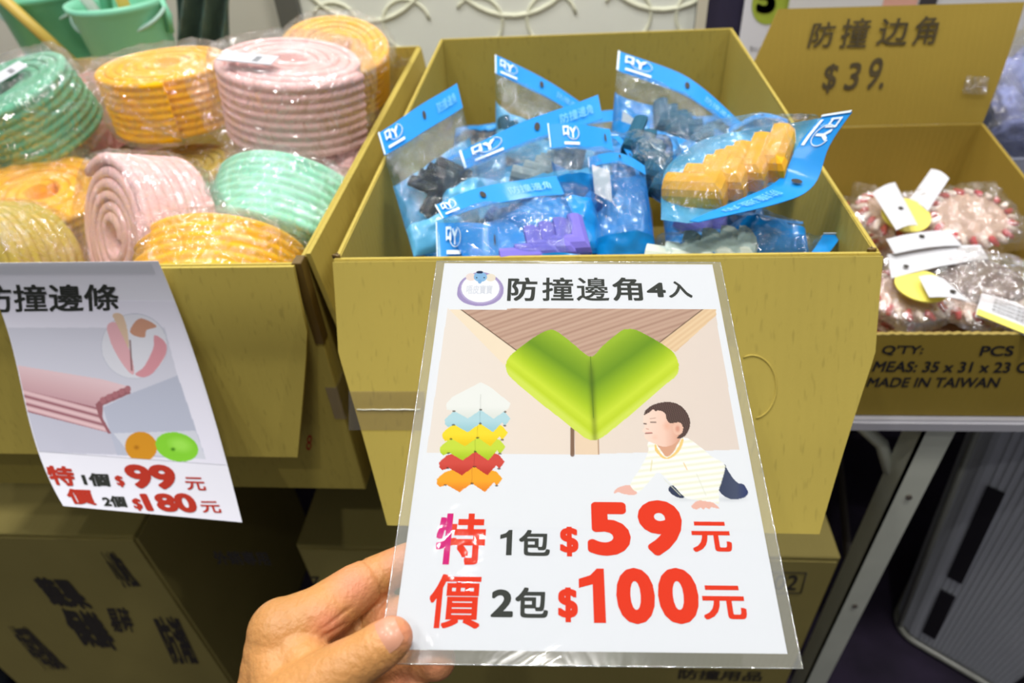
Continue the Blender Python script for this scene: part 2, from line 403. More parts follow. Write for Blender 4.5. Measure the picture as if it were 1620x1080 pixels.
# ---- display table
tbl = thing('folding_table', 'long folding display table with pale grey top edge and steel angle legs', 'table', (0, 0, 0))
TBM = mat('table_laminate', (186, 184, 190), 0.4, var=0.05, vscale=10); STEEL = mat('steel_grey', (206, 208, 192), 0.5, var=0.05)
STEELD = mat('steel_dark', (96, 88, 80), 0.6, metal=0.2)  # darker steel for bolts, apron rail, rear stay and case ribs
box_obj('tabletop', (-1.35, 1.45, 0.540, 1.29, TABZ - 0.018, TABZ - 0.001), TBM, tbl, 0.003)
def angle_leg(x, y, sgn):
    bm = bmesh.new(); bx(bm, x - 0.016, x + 0.018, y, y + 0.003, FLOORZ, TABZ - 0.019); bx(bm, x - 0.016, x - 0.013, y, y + 0.035, FLOORZ, TABZ - 0.019)
    lg = bm_obj('leg', bm, STEEL, tbl)
    for z in (-0.70, -0.95):
        bm = bmesh.new(); bmesh.ops.create_cone(bm, cap_ends=True, segments=10, radius1=0.0035, radius2=0.0035, depth=0.004, matrix=Matrix.Translation((x + 0.002, y - 0.001, z)) @ Matrix.Rotation(PI / 2, 4, 'X'))
        bm_obj('bolt', bm, STEELD, lg)
for x in (-1.1, 0.412, 1.35):
    angle_leg(x, 0.556, 1); angle_leg(x, 1.24, 1)
box_obj('apron_rail', (-1.3, 1.4, 0.60, 0.605, TABZ - 0.05, TABZ - 0.019), STEELD, tbl)
# folding stay behind the front leg
link('stay', tube_mesh('stay', [(0.33, 0.60, -0.60), (0.385, 0.600, -0.655), (0.40, 0.585, -0.69)], 0.008, 4), STEEL, tbl)
link('stay', tube_mesh('stay', [(0.412, 0.60, -0.92), (0.62, 1.20, -1.15)], 0.006, 6), STEELD, tbl)
settle(tbl, (0, 0.9, FLOORZ))

# ================================================================== CARTONS UNDER THE TABLE
def closed_carton(name, label, x0, x1, y0, y1, ztop, m):
    t = thing(name, label, 'box')
    box_obj('carton_body', (x0, x1, y0, y1, FLOORZ, ztop - 0.004), m, t, 0.004)
    ym = (y0 + y1) / 2
    box_obj('top_flap', (x0 + 0.001, x1 - 0.001, y0 + 0.001, ym - 0.001, ztop - 0.0045, ztop), m, t, 0.001)
    box_obj('top_flap', (x0 + 0.001, x1 - 0.001, ym + 0.001, y1 - 0.001, ztop - 0.0045, ztop), m, t, 0.001)
    box_obj('packing_tape', (x0 - 0.0006, x1 + 0.0006, ym - 0.025, ym + 0.025, ztop + 0.0002, ztop + 0.0007), TAPE, t)
    return t
c1 = closed_carton('shipping_carton', 'closed brown carton with printed code at its corners under the middle of the table', -0.338, 0.318, 0.480, 0.83, -0.72, CARDFLOOR)
yf = 0.4792
def face_text(s, x0, x1, z0, z1, y, parent, m, **k):
    return lettering(s, quad_fn((x0, y, z0), (x1, y, z0), (x1, y, z1), (x0, y, z1)), m, parent, **k)
def pxtext(s, pts, y, parent, m, **k):     # measured corners on an upright face
    return lettering(s, quad_fn(*[onY(px, py, y) for px, py in pts]), m, parent, **k)
pxtext('外銷專用', [(333, 871), (421, 872), (430, 894), (345, 893)], yf, c1, INKF, offset=0.03)
pxtext('品號:', [(445, 945), (500, 945), (510, 965), (455, 965)], yf, c1, INKF, offset=0.02)
pxtext('7', [(490, 912), (505, 912), (505, 930), (492, 930)], yf, c1, INKF)
pxtext('1602', [(1196, 908), (1266, 910), (1258, 934), (1190, 932)], yf, c1, INKF, offset=0.01)
zz = [onY(1278, 905, yf), onY(1190, 905, yf), onY(1190, 938, yf)]
for a, b in (((1186, 904), (1276, 906)), ((1276, 906), (1267, 938)), ((1267, 938), (1180, 936))):
    link('print_frame', tube_mesh('f', [onY(*a, yf), onY(*b, yf)], 0.0008, 4), INKF, c1)
pxtext('防撞用品', [(1075, 1058), (1210, 1062), (1203, 1078), (1072, 1074)], yf, c1, INKF, offset=0.02)
settle(c1, (0, 0.65, FLOORZ))
c2 = closed_carton('shipping_carton', 'closed brown carton with large dark characters, at the left under the table', -0.95, -0.552, 0.487, 0.86, -0.72, CARDFLOOR)
yf = 0.4862
pxtext('蔬果', [(48, 912), (108, 915), (150, 965), (85, 958)], yf, c2, INKF, offset=0.06)
pxtext('保鮮', [(88, 960), (150, 968), (192, 1030), (128, 1020)], yf, c2, INKF, offset=0.06)
pxtext('小心輕放', [(155, 872), (180, 872), (224, 928), (196, 930)], yf, c2, INKF, offset=0.03)
pxtext('易碎', [(165, 960), (200, 960), (215, 1000), (180, 1000)], yf, c2, INKF, offset=0.03)
pxtext('防潮', [(240, 975), (280, 975), (315, 1050), (275, 1050)], yf, c2, INKF, offset=0.03)
pxtext('中華民國製', [(10, 990), (40, 990), (110, 1060), (70, 1060)], yf, c2, INKF, offset=0.03)
settle(c2, (-0.75, 0.67, FLOORZ))
# dark crumpled bag on the floor, bottom left
bm = bmesh.new(); bmesh.ops.create_icosphere(bm, subdivisions=4, radius=1)
for v in bm.verts:
    n = noise.fractal(v.co * 1.7, 1, 2, 4) * 0.18; v.co *= 1 + n; v.co = Vector((v.co.x * 0.10, v.co.y * 0.12, max(v.co.z, -0.85) * 0.07))
dk = bm_obj('rubbish_bag', bm, mat('black_plastic', (24, 30, 40), 0.25, coat=0.4), None, True); dk.location = onZ(-40, 1030, FLOORZ + 0.06) + Vector((0, 0, 0)); 
tag(dk, 'dark crumpled plastic bag on the floor in front of the left carton', 'bag')

# ================================================================== TALL PLASTIC BIN (right)
BINM = bpy.data.materials.new('smoky_plastic'); BINM.use_nodes = True
_n = BINM.node_tree; _b = _n.nodes['Principled BSDF']; _b.inputs['Base Color'].default_value = (*S2L((196, 198, 204)), 1); _b.inputs['Roughness'].default_value = 0.22
_b.inputs['Alpha'].default_value = 0.8
BINR = mat('smoky_plastic_rim', (150, 150, 140), 0.25)
def rr_loop(cx, cy, wx, wy, r, n=10):
    out = []
    for q, (sx, sy) in enumerate(((1, 1), (-1, 1), (-1, -1), (1, -1))):
        for k in range(n + 1):
            a = q * PI / 2 + PI / 2 * k / n; out.append((cx + sx * (wx / 2 - r) + r * math.cos(a), cy + sy * (wy / 2 - r) + r * math.sin(a)))
    return out
binr = thing('storage_bin', 'tall smoky ribbed plastic bin standing on the floor right of the table leg', 'bin')
def bin_at(z):
    t = (z - FLOORZ) / 0.62; wx = 0.25 + 0.09 * t; return 0.0, 0.0, wx, wx, 0.045
def bin_wall():
    V = []; Fc = []; zs = [FLOORZ + 0.004 + 0.61 * k / 24 for k in range(25)]
    for z in zs:
        L = []; lp = rr_loop(*bin_at(z)); m = len(lp)
        for i in range(m):
            a = Vector(lp[i]); b = Vector(lp[(i + 1) % m]); n = max(1, int((b - a).length / 0.004))
            n = 96 if (b - a).length > 0.05 else 1
            for k in range(n): L.append(a.lerp(b, k / n))
        cx, cy = bin_at(z)[:2]; N = len(L)
        for i, p in enumerate(L):
            d = (p - Vector((cx, cy))).normalized(); off = 0.0011 * (1 if i % 4 < 2 else -1)
            if z < FLOORZ + 0.02: off -= 0.01
            V.append((p.x + d.x * off, p.y + d.y * off, z))
    for j in range(24):
        for i in range(N):
            i2 = (i + 1) % N; Fc.append((j * N + i, j * N + i2, (j + 1) * N + i2, (j + 1) * N + i))
    Fc.append(tuple(range(N)))
    return mesh_of('bin_wall', V, Fc)
link('ribbed_wall', bin_wall(), BINM, binr)
def loop3(z, grow=0.0):
    cx, cy, wx, wy, r = bin_at(z); return [(x, y, z) for x, y in rr_loop(cx, cy, wx + grow, wy + grow, r + grow / 2)]
link('rim', tube_mesh('rim', loop3(FLOORZ + 0.615, 0.008), 0.007, 8, True), BINR, binr)
link('foot_ring', tube_mesh('foot_ring', loop3(FLOORZ + 0.014, 0.0), 0.006, 8, True), BINR, binr)
for sx, sy in ((-1, -1), (1, -1), (-1, 1)):
    z0, z1 = FLOORZ + 0.02, FLOORZ + 0.61; a = bin_at(z0); b = bin_at(z1)
    def cn(q): return (q[0] + sx * (q[2] / 2 - 0.012), q[1] + sy * (q[2] / 2 - 0.012))
    link('corner_rib', tube_mesh('c', [(*cn(a), z0), (*cn(b), z1)], 0.005, 6), BINR, binr)
SLOT = mat('slot_dark', (20, 16, 24), 0.7)
for sx in (-1, 1):
    for z0, z1 in ((0.06, 0.20), (0.24, 0.47)):
        q = []
        for z in (z0, z1):
            c = bin_at(FLOORZ + z); q.append(Vector((sx * (c[2] / 2 - 0.058), -c[3] / 2 - 0.0045, FLOORZ + z)))
        slab('slot', [q[1] - Vector((0.011, 0, 0)), q[1] + Vector((0.011, 0, 0)), q[0] + Vector((0.011, 0, 0)), q[0] - Vector((0.011, 0, 0))], 0.002, SLOT, binr)
settle(binr, (0, 0, FLOORZ)); binr.location = (0.775, 0.715, FLOORZ); binr.rotation_euler = (0, 0, -math.radians(38))
# pale box and its ribbed base on the floor at the right edge
pb = thing('floor_case', 'pale grey case with ribbed dark base on the floor behind the smoky bin', 'case')
box_obj('case_body', (1.06, 1.45, 0.60, 0.95, FLOORZ + 0.06, FLOORZ + 0.30), mat('pale_case', (188, 190, 200), 0.5), pb, 0.006)
for k in range(4): box_obj('base_rib', (1.055, 1.46, 0.595, 0.955, FLOORZ + 0.0005 + k * 0.015, FLOORZ + 0.012 + k * 0.015), STEELD, pb, 0.002)
settle(pb, (1.25, 0.77, FLOORZ))

# ================================================================== OPEN CARTONS
T = 0.004
def open_carton(name, label, x0, x1, y0, y1, zb, zt, ztf, flaps, CARD=CARD, CARDY=CARDY):
    t = thing(name, label, 'box')
    box_obj('front_wall', (x0, x1, y0, y0 + T, zb, ztf), CARD, t, 0.0008)
    box_obj('back_wall', (x0, x1, y1 - T, y1, zb, zt), CARD, t, 0.0008)
    box_obj('base_board', (x0 + T, x1 - T, y0 + T, y1 - T, zb, zb + T), CARD2, t)
    for xs in (x0, x1 - T):
        if ztf == zt: box_obj('side_wall', (xs, xs + T, y0 + T, y1 - T, zb, zt), CARDY, t, 0.0008)
        else:
            V = [(a, b, c) for a in (xs, xs + T) for b, c in ((y0 + T, zb), (y1 - T, zb), (y1 - T, zt), (y0 + T, ztf))]
            link('side_wall', mesh_of('side_wall', V, [(0, 1, 2, 3), (7, 6, 5, 4), (0, 4, 5, 1), (1, 5, 6, 2), (2, 6, 7, 3), (3, 7, 4, 0)]), CARDY, t)
    for zz, yy in ((ztf, y0 + 0.0005),):      # visible flutes along the cut edge
        pass
    return t
MX0, MX1, MY0, MY1, MZ = -0.169, 0.2125, 0.412, 0.957, -0.261
mb = open_carton('open_carton', 'open brown carton full of blue headed bags, behind the held sign', MX0, MX1, MY0, MY1, TABZ, MZ, MZ, None)
# its front flap hangs forward from the rim and narrows below
def mflap(u, v):
    a = u * 2 - 1; L = 0.196 * v; cx = (MX0 + MX1) / 2; hw = (MX1 - MX0) / 2 - 0.001
    narrow = 0.0 if v < 0.34 else (v - 0.34) * 0.050
    th = math.radians(27 + 5 * v)
    return Vector((cx + a * (hw - narrow), MY0 - 0.0045 - math.sin(th) * L, MZ + 0.001 - math.cos(th) * L))
sheet('front_flap', mflap, 12, 24, CARD, mb, 0.004)
# crescent dent of a hand hole, tape and flute ends
hc = [onY(1195 + 45 * math.cos(a), 612 + 50 * math.sin(a), 0) for a in (0,)]
def flap_pt(px, py, lift=0.0008):
    u, v = .5, .5
    for _ in range(15):
        a = proj(mflap(u, v)); b = proj(mflap(u + .01, v)); c = proj(mflap(u, v + .01))
        J = Matrix((((b[0] - a[0]) / .01, (c[0] - a[0]) / .01), ((b[1] - a[1]) / .01, (c[1] - a[1]) / .01)))
        d = J.inverted() @ Vector((px - a[0], py - a[1])); u += d.x; v += d.y
    n = (mflap(u + .01, v) - mflap(u, v)).cross(mflap(u, v + .01) - mflap(u, v)).normalized()
    if n.y > 0: n = -n
    return mflap(u, v) + n * lift
link('hand_hole_crease', tube_mesh('crease', [flap_pt(1190 + 38 * math.cos(a), 612 + 50 * math.sin(a), 0.0001) for a in np.linspace(-PI * 0.62, PI * 0.45, 24)], 0.0007, 6), CARD, mb)
sheet('tape_strip', lambda u, v: flap_pt(552 + 120 * u, 618 + 62 * v, 0.0007), 8, 4, TAPE, mb, 0)
link('tape_fold', tube_mesh('tf', [flap_pt(565 + 100 * k / 8, 647 + (k % 2) * 0.6, 0.0009) for k in range(9)], 0.0005, 5), mat('tape_edge', (225, 222, 200), 0.15, coat=1), mb)
# exposed flutes at the two front corners
for xx in (MX0 + 0.002, MX1 - 0.006):
    link('torn_flute', tube_mesh('fl', [(xx + 0.003 * math.sin(k * 2.1), MY0 + 0.004 + 0.0016 * math.cos(k * 2.1), MZ + 0.001 + 0.0012 * math.sin(k * 1.3)) for k in range(24)], 0.0008, 5), TAPEB, mb)
settle(mb, ((MX0 + MX1) / 2, 0.69, TABZ))

LX0, LX1, LY0, LY1, LZ = -0.72, -0.206, 0.437, 0.998, -0.2805
lb = open_carton('open_carton', 'open brown carton full of plastic wrapped foam rolls, at the left', LX0, LX1, LY0, LY1, TABZ, LZ, LZ, None)
def lflap(u, v):
    xL, xR = LX0 + 0.005, LX1 - 0.004; L = 0.188 * v; th = math.radians(6 + 3 * v)
    bend = 0.010 * math.sin(min(1, v / 0.45) * PI) if v < .45 else 0
    x = xL + (xR - xL) * u; x -= (0.0 if v < 0.3 else (v - 0.3) * 0.05) * (u > 0.5) * (u - 0.5) * 2
    return Vector((x, LY0 - 0.005 - math.sin(th) * L - bend * 0.3, LZ + 0.001 - math.cos(th) * L))
sheet('front_flap', lflap, 12, 20, CARD, lb, 0.004)
def rflap(u, v):     # right flap folded outside into the gap
    th = math.radians(7); L = 0.15 * v
    return Vector((LX1 + 0.001 + math.sin(th) * L, LY0 + 0.012 + (LY1 - LY0 - 0.03) * u, LZ + 0.002 - math.cos(th) * L))
sheet('side_flap', rflap, 4, 6, CARDY, lb, -0.004)
box_obj('corner_tape', (LX1 - 0.007, LX1 + 0.0006, LY0 - 0.0007, LY0 + 0.012, -0.36, LZ + 0.0012), TAPEB, lb, 0.0004)
box_obj('corner_tape', (LX1 - 0.010, LX1 + 0.0009, LY0 - 0.0010, LY0 + 0.02, -0.45, -0.41), TAPE, lb, 0.0004)
pxtext('8', [(486, 688), (494, 688), (492, 712), (484, 712)], LY0 - 0.0004, lb, PRED2)
settle(lb, (-0.46, 0.7, TABZ))

RX0, RX1, RY0, RY1, RZ, RZF = 0.242, 0.556, 0.548, 0.936, -0.388, -0.441
rb = open_carton('open_carton', 'shallow cut brown carton printed with its measurements, right of the bag carton', RX0, RX1 + 0.0, RY0, RY1, TABZ, RZ, RZF, None, CARDR, CARDRY)
rfl = [onY(1232, 14, RY1 + 0.043), onY(1622, 3, RY1 + 0.043), Vector((RX1, RY1, RZ)), Vector((RX0 - 0.03, RY1, RZ))]
fl = slab('price_flap', rfl, 0.004, CARDR, rb, 8, 8, lambda u, v: Vector((0, -0.004 * math.sin(PI * v), 0)))
def on_fl(px, py):
    n = (rfl[1] - rfl[0]).cross(rfl[3] - rfl[0]).normalized(); r = ray(px, py); return r * (rfl[0].dot(n) / r.dot(n))
def fltext(s, pts, m, lift=0.0052, **k):
    P = [on_fl(*p) for p in pts]; off = Vector((0, -lift, 0.0)); return lettering(s, quad_fn(*[p + off for p in P]), m, rb, **k)
fltext('防', [(1282, 34), (1322, 32), (1318, 72), (1275, 74)], MARK, offset=0.012, shear=0.1)
fltext('撞', [(1330, 28), (1378, 26), (1370, 74), (1326, 74)], MARK, offset=0.010, shear=0.1)
fltext('边', [(1388, 28), (1436, 26), (1432, 70), (1383, 70)], MARK, offset=0.012, shear=0.1)
fltext('角', [(1446, 25), (1486, 22), (1478, 68), (1440, 70)], MARK, offset=0.012, shear=0.1)
fltext('$', [(1302, 100), (1326, 98), (1318, 145), (1298, 145)], MARK, offset=0.012, shear=0.1)
fltext('3', [(1338, 98), (1362, 96), (1356, 140), (1332, 140)], MARK, offset=0.012, shear=0.15)
fltext('9.', [(1376, 90), (1404, 88), (1394, 138), (1368, 140)], MARK, offset=0.012, shear=0.15)
fltm = [on_fl(*p) + Vector((0, -0.009, 0)) for p in ((1524, 116), (1560, 118), (1556, 146), (1518, 144))]
slab('tape_patch', fltm, 0.0005, FILM, rb, 4, 4)
fy = RY0 - 0.0006
pxtext("Q'TY:", [(1398, 546), (1464, 546), (1458, 562), (1393, 562)], fy, rb, INK, offset=0.018)
pxtext('PCS', [(1554, 547), (1606, 547), (1602, 563), (1549, 563)], fy, rb, INK, offset=0.018)
pxtext('MEAS: 35 x 31 x 23 CM', [(1386, 571), (1650, 573), (1646, 590), (1379, 588)], fy, rb, INK, offset=0.018)
pxtext('MADE IN TAIWAN', [(1376, 597), (1584, 597), (1578, 613), (1370, 612)], fy, rb, INK, offset=0.018)
# ragged cut edge of its front
random.seed(3)
V = []; Fc = []; n = 70
for i in range(n + 1):
    x = RX0 + (RX1 - RX0) * i / n; z = RZF + 0.0002 + 0.0016 * (i % 2) * random.uniform(.4, 1)
    V += [(x, RY0, RZF - 0.001), (x, RY0 + T, RZF - 0.001), (x, RY0, z), (x, RY0 + T, z)]
for i in range(n):
    a = 4 * i; b = a + 4; Fc += [(a, b, b + 2, a + 2), (a + 1, a + 3, b + 3, b + 1), (a + 2, b + 2, b + 3, a + 3)]
link('ragged_edge', mesh_of('ragged_edge', V, Fc), CARD2, rb)
settle(rb, (0.40, 0.74, TABZ))

# ================================================================== HELD PRICE SIGN
TL, TR, BR, BL = atd(703, 416, .379), atd(1127, 418, .379), atd(1246, 1034, .2568), atd(620, 1027, .2568)
SN = (TR - TL).cross(BL - TL).normalized()
if SN.dot(TL) > 0: SN = -SN                       # towards the viewer
def _onplane(px, py): r = ray(px, py); return r * (TL.dot(SN) / r.dot(SN))
BR, BL = _onplane(1246, 1034), _onplane(620, 1027)
_q = [np.array(p) for p in (TL, TR, BR, BL)]; _sn = np.array(SN)
def signS(U, V, lift=0.0):
    U = np.asarray(U, float)[..., None] / 148; V = np.asarray(V, float)[..., None] / 210
    return (_q[0] * (1 - U) + _q[1] * U) * (1 - V) + (_q[3] * (1 - U) + _q[2] * U) * V + _sn * lift
def signP(u, v, lift=0.0): return Vector(signS(u, v, lift))
ps = thing('price_sign', 'laminated white price sign picturing a green corner guard and crawling baby, hand held', 'sign')
sheet('paper', lambda u, v: signP(148 * u, 210 * v, 0), 6, 8, PAPER, ps, 0.0002)
lm = sheet('laminate', lambda u, v: signP(-4.2 + 156.6 * u, -1.2 + 216.5 * v, 0.0004 + 0.0002 * math.sin(u * 7 + v * 3) * (v - .5) ** 2), 40, 50, LAM, ps, 0.0)
MARG = film('laminate_margin', (0.97, 0.98, 0.94), 0.06, 0.13, (.9, .9, .8), rough=0.12, bump=0.06, bscale=30)  # extra film ring; its diffuse haze stands in for glare on the margin
def ringS(a, b):
    return [signP(*a, .00042), signP(*b, .00042)]
_o = [(-4.2, -1.2), (152.4, -1.2), (152.4, 215.3), (-4.2, 215.3)]; _i = [(0, 0), (148, 0), (148, 210), (0, 210)]
link('laminate_margin', mesh_of('laminate_margin', [signP(*a, .00042) for a in _o + _i], [(k, (k + 1) % 4, 4 + (k + 1) % 4, 4 + k) for k in range(4)]), MARG, ps)
LEDGE = film('laminate_edge', (0.96, 0.98, 0.94), 0.25, 0.10, rough=0.1, bump=0.3, bscale=80)
ring = [signP(-4.2, -1.2, .0004), signP(152.4, -1.2, .0004), signP(152.4, 215.3, .0004), signP(-4.2, 215.3, .0004)]
link('laminate_edge', tube_mesh('le', [ring[i].lerp(ring[(i + 1) % 4], k / 12) for i in range(4) for k in range(12)], 0.00028, 5, True), LEDGE, ps)
def c7(*a): return [(940 + x / 4.696, 600 + y / 4.696) for x, y in a]
def c4(*a): return [(600 + x / 2.4545, 400 + y / 2.4545) for x, y in a]
def c8(*a): return [(670 + x / 5.4, 590 + y / 5.4) for x, y in a]
def paint_sign(c):
    c.fill([(708, 488), (1130, 485), (1169.5, 711), (901, 719), (675, 716)], lambda x, y: ramp((x - 680) / 490, [(0, (236, 225, 216)), (.4, (238, 222, 209)), (1, (230, 214, 204))]))
    # under side of the wooden table and its two pale rims
    c.fill(c4((270, 217), (315, 218), (535, 380), (520, 420), (490, 440)), (243, 224, 197), alpha=.9)
    c.fill(c4((1270, 208), (1306, 212), (1310, 240), (1150, 385), (1085, 350)), lambda x, y: ramp(np.abs(((x - 1040) * .75 + (y - 540)) % 9 - 4.5) / 4.5, [(0, (238, 208, 170)), (1, (228, 194, 154))]))
    g = lambda x, y: ramp(np.abs(((y - 480) + (x - 720) * .33) % 7.3 - 3.65) / 3.65 * .6 + .4 * np.abs(((y - 480) + (x - 720) * .36) % 17 - 8.5) / 8.5, [(0, (176, 140, 122)), (.5, (196, 162, 142)), (1, (206, 174, 154))])
    c.fill(c4((315, 218), (1270, 208), (1085, 350), (960, 420), (820, 500), (535, 380)), g)
    for a, b, wd in (((315, 218), (535, 380), 1.6), ((1270, 208), (1085, 350), 1.6)):
        p, q = c4(a, b); c.line(p, q, wd, (74, 44, 30), .85)
    # post below
    c.fill(c4((758, 685), (850, 690), (852, 782), (760, 783)), (238, 212, 184))
    p, q = c4((750, 682), (750, 783)); c.line(p, q, 6.5, (116, 78, 46), .9)
    p, q = c4((850, 700), (852, 781)); c.line(p, q, 1.6, (168, 128, 92))
    # green corner guard
    outline = c4((492, 432), (496, 462), (515, 488), (600, 562), (700, 640), (760, 688), (800, 718), (832, 727), (862, 718), (900, 690), (1000, 608), (1100, 520), (1150, 480), (1163, 450), (1158, 415), (1138, 382), (1085, 345), (1005, 302), (965, 295), (935, 305), (870, 358), (820, 402), (750, 350), (690, 305), (655, 300), (600, 328), (540, 372), (505, 403))
    def green(x, y):
        u = (x - 600) * 2.4545; v = (y - 400) * 2.4545
        mid = 820 + (v - 400) * 0.055; left = u < mid
        topL = 400 - (820 - u) * 0.62; topR = 400 - (u - 820) * 0.68
        lowL = 722 - (835 - u) * 0.80; lowR = 722 - (u - 835) * 0.80
        t = np.where(left, (v - topL) / np.maximum(lowL - topL, 30), (v - topR) / np.maximum(lowR - topR, 30))
        col = ramp(t, [(0, (158, 190, 46)), (.1, (142, 176, 38)), (.34, (112, 152, 26)), (.47, (140, 176, 28)), (.66, (176, 204, 34)), (.82, (208, 226, 60)), (.93, (196, 216, 44)), (1, (214, 228, 90))])
        cr = np.exp(-((u - mid) / 11) ** 2) * np.clip((v - 400) / 60, 0, 1) * .22
        endl = np.clip((560 - u) / 70, 0, 1) * .25 + np.clip((u - 1100) / 60, 0, 1) * .25
        col = col * (1 - cr[:, None]) ; return col * (1 - endl[:, None]) + np.array((206, 220, 70)) * endl[:, None]
    c.fill(outline, green, True)
    p, q = c4((820, 402), (832, 640)); c.line(p, q, 1.2, (82, 118, 18), .8)
    # stack of corner guards in six colours
    rows = [((-65, 512), (238, 140, 34), (250, 172, 40)), ((-45, 368), (196, 58, 44), (216, 78, 66)), ((-38, 240), (176, 204, 36), (204, 222, 66)), ((-18, 120), (240, 204, 24), (250, 222, 50)), ((4, 0), (160, 204, 214), (184, 218, 226)), ((8, -118), (226, 228, 222), (238, 238, 234))]
    for (dx, dy), dk, lt in rows:
        P = [(180, 435), (178, 395), (205, 368), (244, 335), (330, 305), (480, 250), (600, 300), (690, 330), (738, 388), (724, 412), (690, 452), (668, 420), (590, 505), (480, 430), (372, 505), (262, 442), (205, 462)]
        if dy == -118: P = [(190, 430), (186, 380), (240, 320), (482, 195), (560, 235), (735, 375), (720, 420), (590, 508), (480, 432), (372, 505), (250, 440)]
        P = [(x + dx, y + dy) for x, y in P]
        c.fill(c8(*P), lambda x, y, dx=dx, dy=dy, dk=dk, lt=lt: ramp(np.clip((((y - 590) * 5.4 - dy) - 330) / 150 + .0 * x, 0, 1), [(0, lt), (.5, lt), (1, dk)]))
        p, q = c8((480 + dx, 300 + dy), (478 + dx, 430 + dy)); c.line(p, q, .8, tuple(int(k * .7) for k in dk), .6)
        for ex, ey in ((252, 440), (480, 428), (690, 446)):
            if dy > -100 or True:
                for (sx, sy) in c8((ex + dx, ey + dy + 3)): c.ellipse(sx, sy, 2.6, 1.5, (60, 46, 34), .75)
    # crawling baby
    skin = (244, 208, 190)
    c.ellipse(*c7((1010, 890))[0], 34, 6, (212, 214, 220), .8, soft=.8)
    c.ellipse(*c7((680, 890))[0], 30, 5, (218, 220, 224), .7, soft=.8)
    c.fill(c7((968, 632), (990, 670), (1030, 730), (1070, 770), (1110, 780), (1142, 835), (1125, 870), (1070, 888), (1000, 884), (930, 828), (950, 740)), lambda x, y: ramp(((x - 940) * 4.696 - 930) / 210, [(0, (62, 70, 96)), (.6, (74, 82, 108)), (1, (52, 62, 110))]), True)
    c.fill(c7((560, 795), (600, 788), (665, 830), (668, 878), (610, 872), (556, 830)), (54, 62, 88), True)
    c.fill(c7((145, 850), (160, 815), (200, 795), (255, 784), (300, 800), (316, 845), (285, 858), (225, 852), (180, 838)), (240, 188, 174), True)
    c.fill(c7((722, 948), (745, 915), (790, 897), (850, 900), (900, 925), (928, 958), (870, 950), (855, 965), (830, 952), (812, 968), (790, 952), (760, 966)), (240, 186, 170), True)
    stripe = lambda x, y: ramp((np.sin((((y - 600) * 4.696) + ((x - 940) * 4.696 - 600) * .12) / 7.0) + 1) / 2, [(0, (242, 240, 218)), (.6, (248, 247, 240)), (1, (250, 250, 248))])
    c.fill(c7((400, 470), (460, 460), (560, 500), (640, 440), (700, 440), (800, 510), (870, 570), (968, 632), (955, 730), (925, 830), (928, 920), (880, 912), (770, 895), (680, 878), (600, 800), (540, 740), (480, 690), (440, 720), (390, 780), (322, 835), (270, 780), (330, 680), (380, 590), (402, 530)), stripe, True)
    for a, b, wd, cl in (((430, 600), (420, 680), 1.6, (232, 214, 150)), ((665, 620), (690, 670), 1.6, (244, 196, 120)), ((760, 700), (830, 860), 1.2, (222, 222, 204)), ((520, 740), (640, 860), 1.2, (226, 226, 206))):
        p, q = c7(a, b); c.line(p, q, wd, cl, .8)
    c.fill(c7((455, 478), (480, 530), (530, 578), (580, 560), (625, 500), (650, 440), (665, 450), (640, 520), (590, 572), (530, 592), (480, 560), (450, 520)), (246, 208, 130), True)
    c.fill(c7((470, 470), (500, 530), (535, 572), (580, 550), (615, 490), (640, 430), (560, 420)), (222, 168, 138), True)
    c.fill(c7((372, 262), (420, 225), (500, 215), (560, 260), (620, 330), (628, 430), (590, 480), (520, 500), (450, 478), (395, 452), (372, 420), (376, 398), (360, 388), (362, 372), (376, 350), (366, 320)), lambda x, y: ramp(((x - 940) * 4.696 - 360) / 270, [(0, (250, 222, 206)), (.6, (246, 208, 190)), (1, (228, 172, 148))]), True)
    c.ellipse(*c7((540, 345))[0], 9, 10, (238, 178, 150), .6, soft=.9)
    c.ellipse(*c7((450, 430))[0], 7, 6, (246, 190, 170), .5, soft=.9)
    c.fill(c7((370, 265), (385, 225), (440, 188), (520, 168), (600, 175), (665, 215), (705, 280), (712, 340), (690, 400), (650, 435), (615, 435), (640, 400), (655, 350), (640, 325), (600, 322), (565, 325), (540, 300), (525, 250), (480, 230), (455, 235), (440, 222), (410, 245), (385, 258)), lambda x, y: ramp((np.sin(x * 2.1 + y * .5) + 1) / 2, [(0, (66, 48, 44)), (.7, (92, 70, 64)), (1, (120, 96, 88))]), True)
    c.ellipse(*c7((622, 366))[0], 8.2, 10.2, (240, 194, 172)); c.ellipse(*c7((620, 366))[0], 4.6, 6.6, (222, 160, 138), soft=.6)
    for a, b, wd, cl in (((420, 318), (458, 318), 1.7, (46, 32, 34)), ((370, 328), (386, 330), 2.0, (46, 32, 34)), ((415, 292), (455, 286), .8, (150, 116, 100)), ((380, 402), (430, 398), 1.5, (120, 40, 44)), ((383, 394), (428, 394), .8, (214, 120, 112)), ((388, 366), (404, 370), 1.0, (196, 130, 112))):
        p, q = c7(a, b); c.line(p, q, wd, cl, .9)
print_grid('picture', lambda U, V, l: signS(U, V, l), 1.5, 146.5, 34, 160, 0.32, paint_sign, (236, 237, 242), ps, 0.00003, npproj)
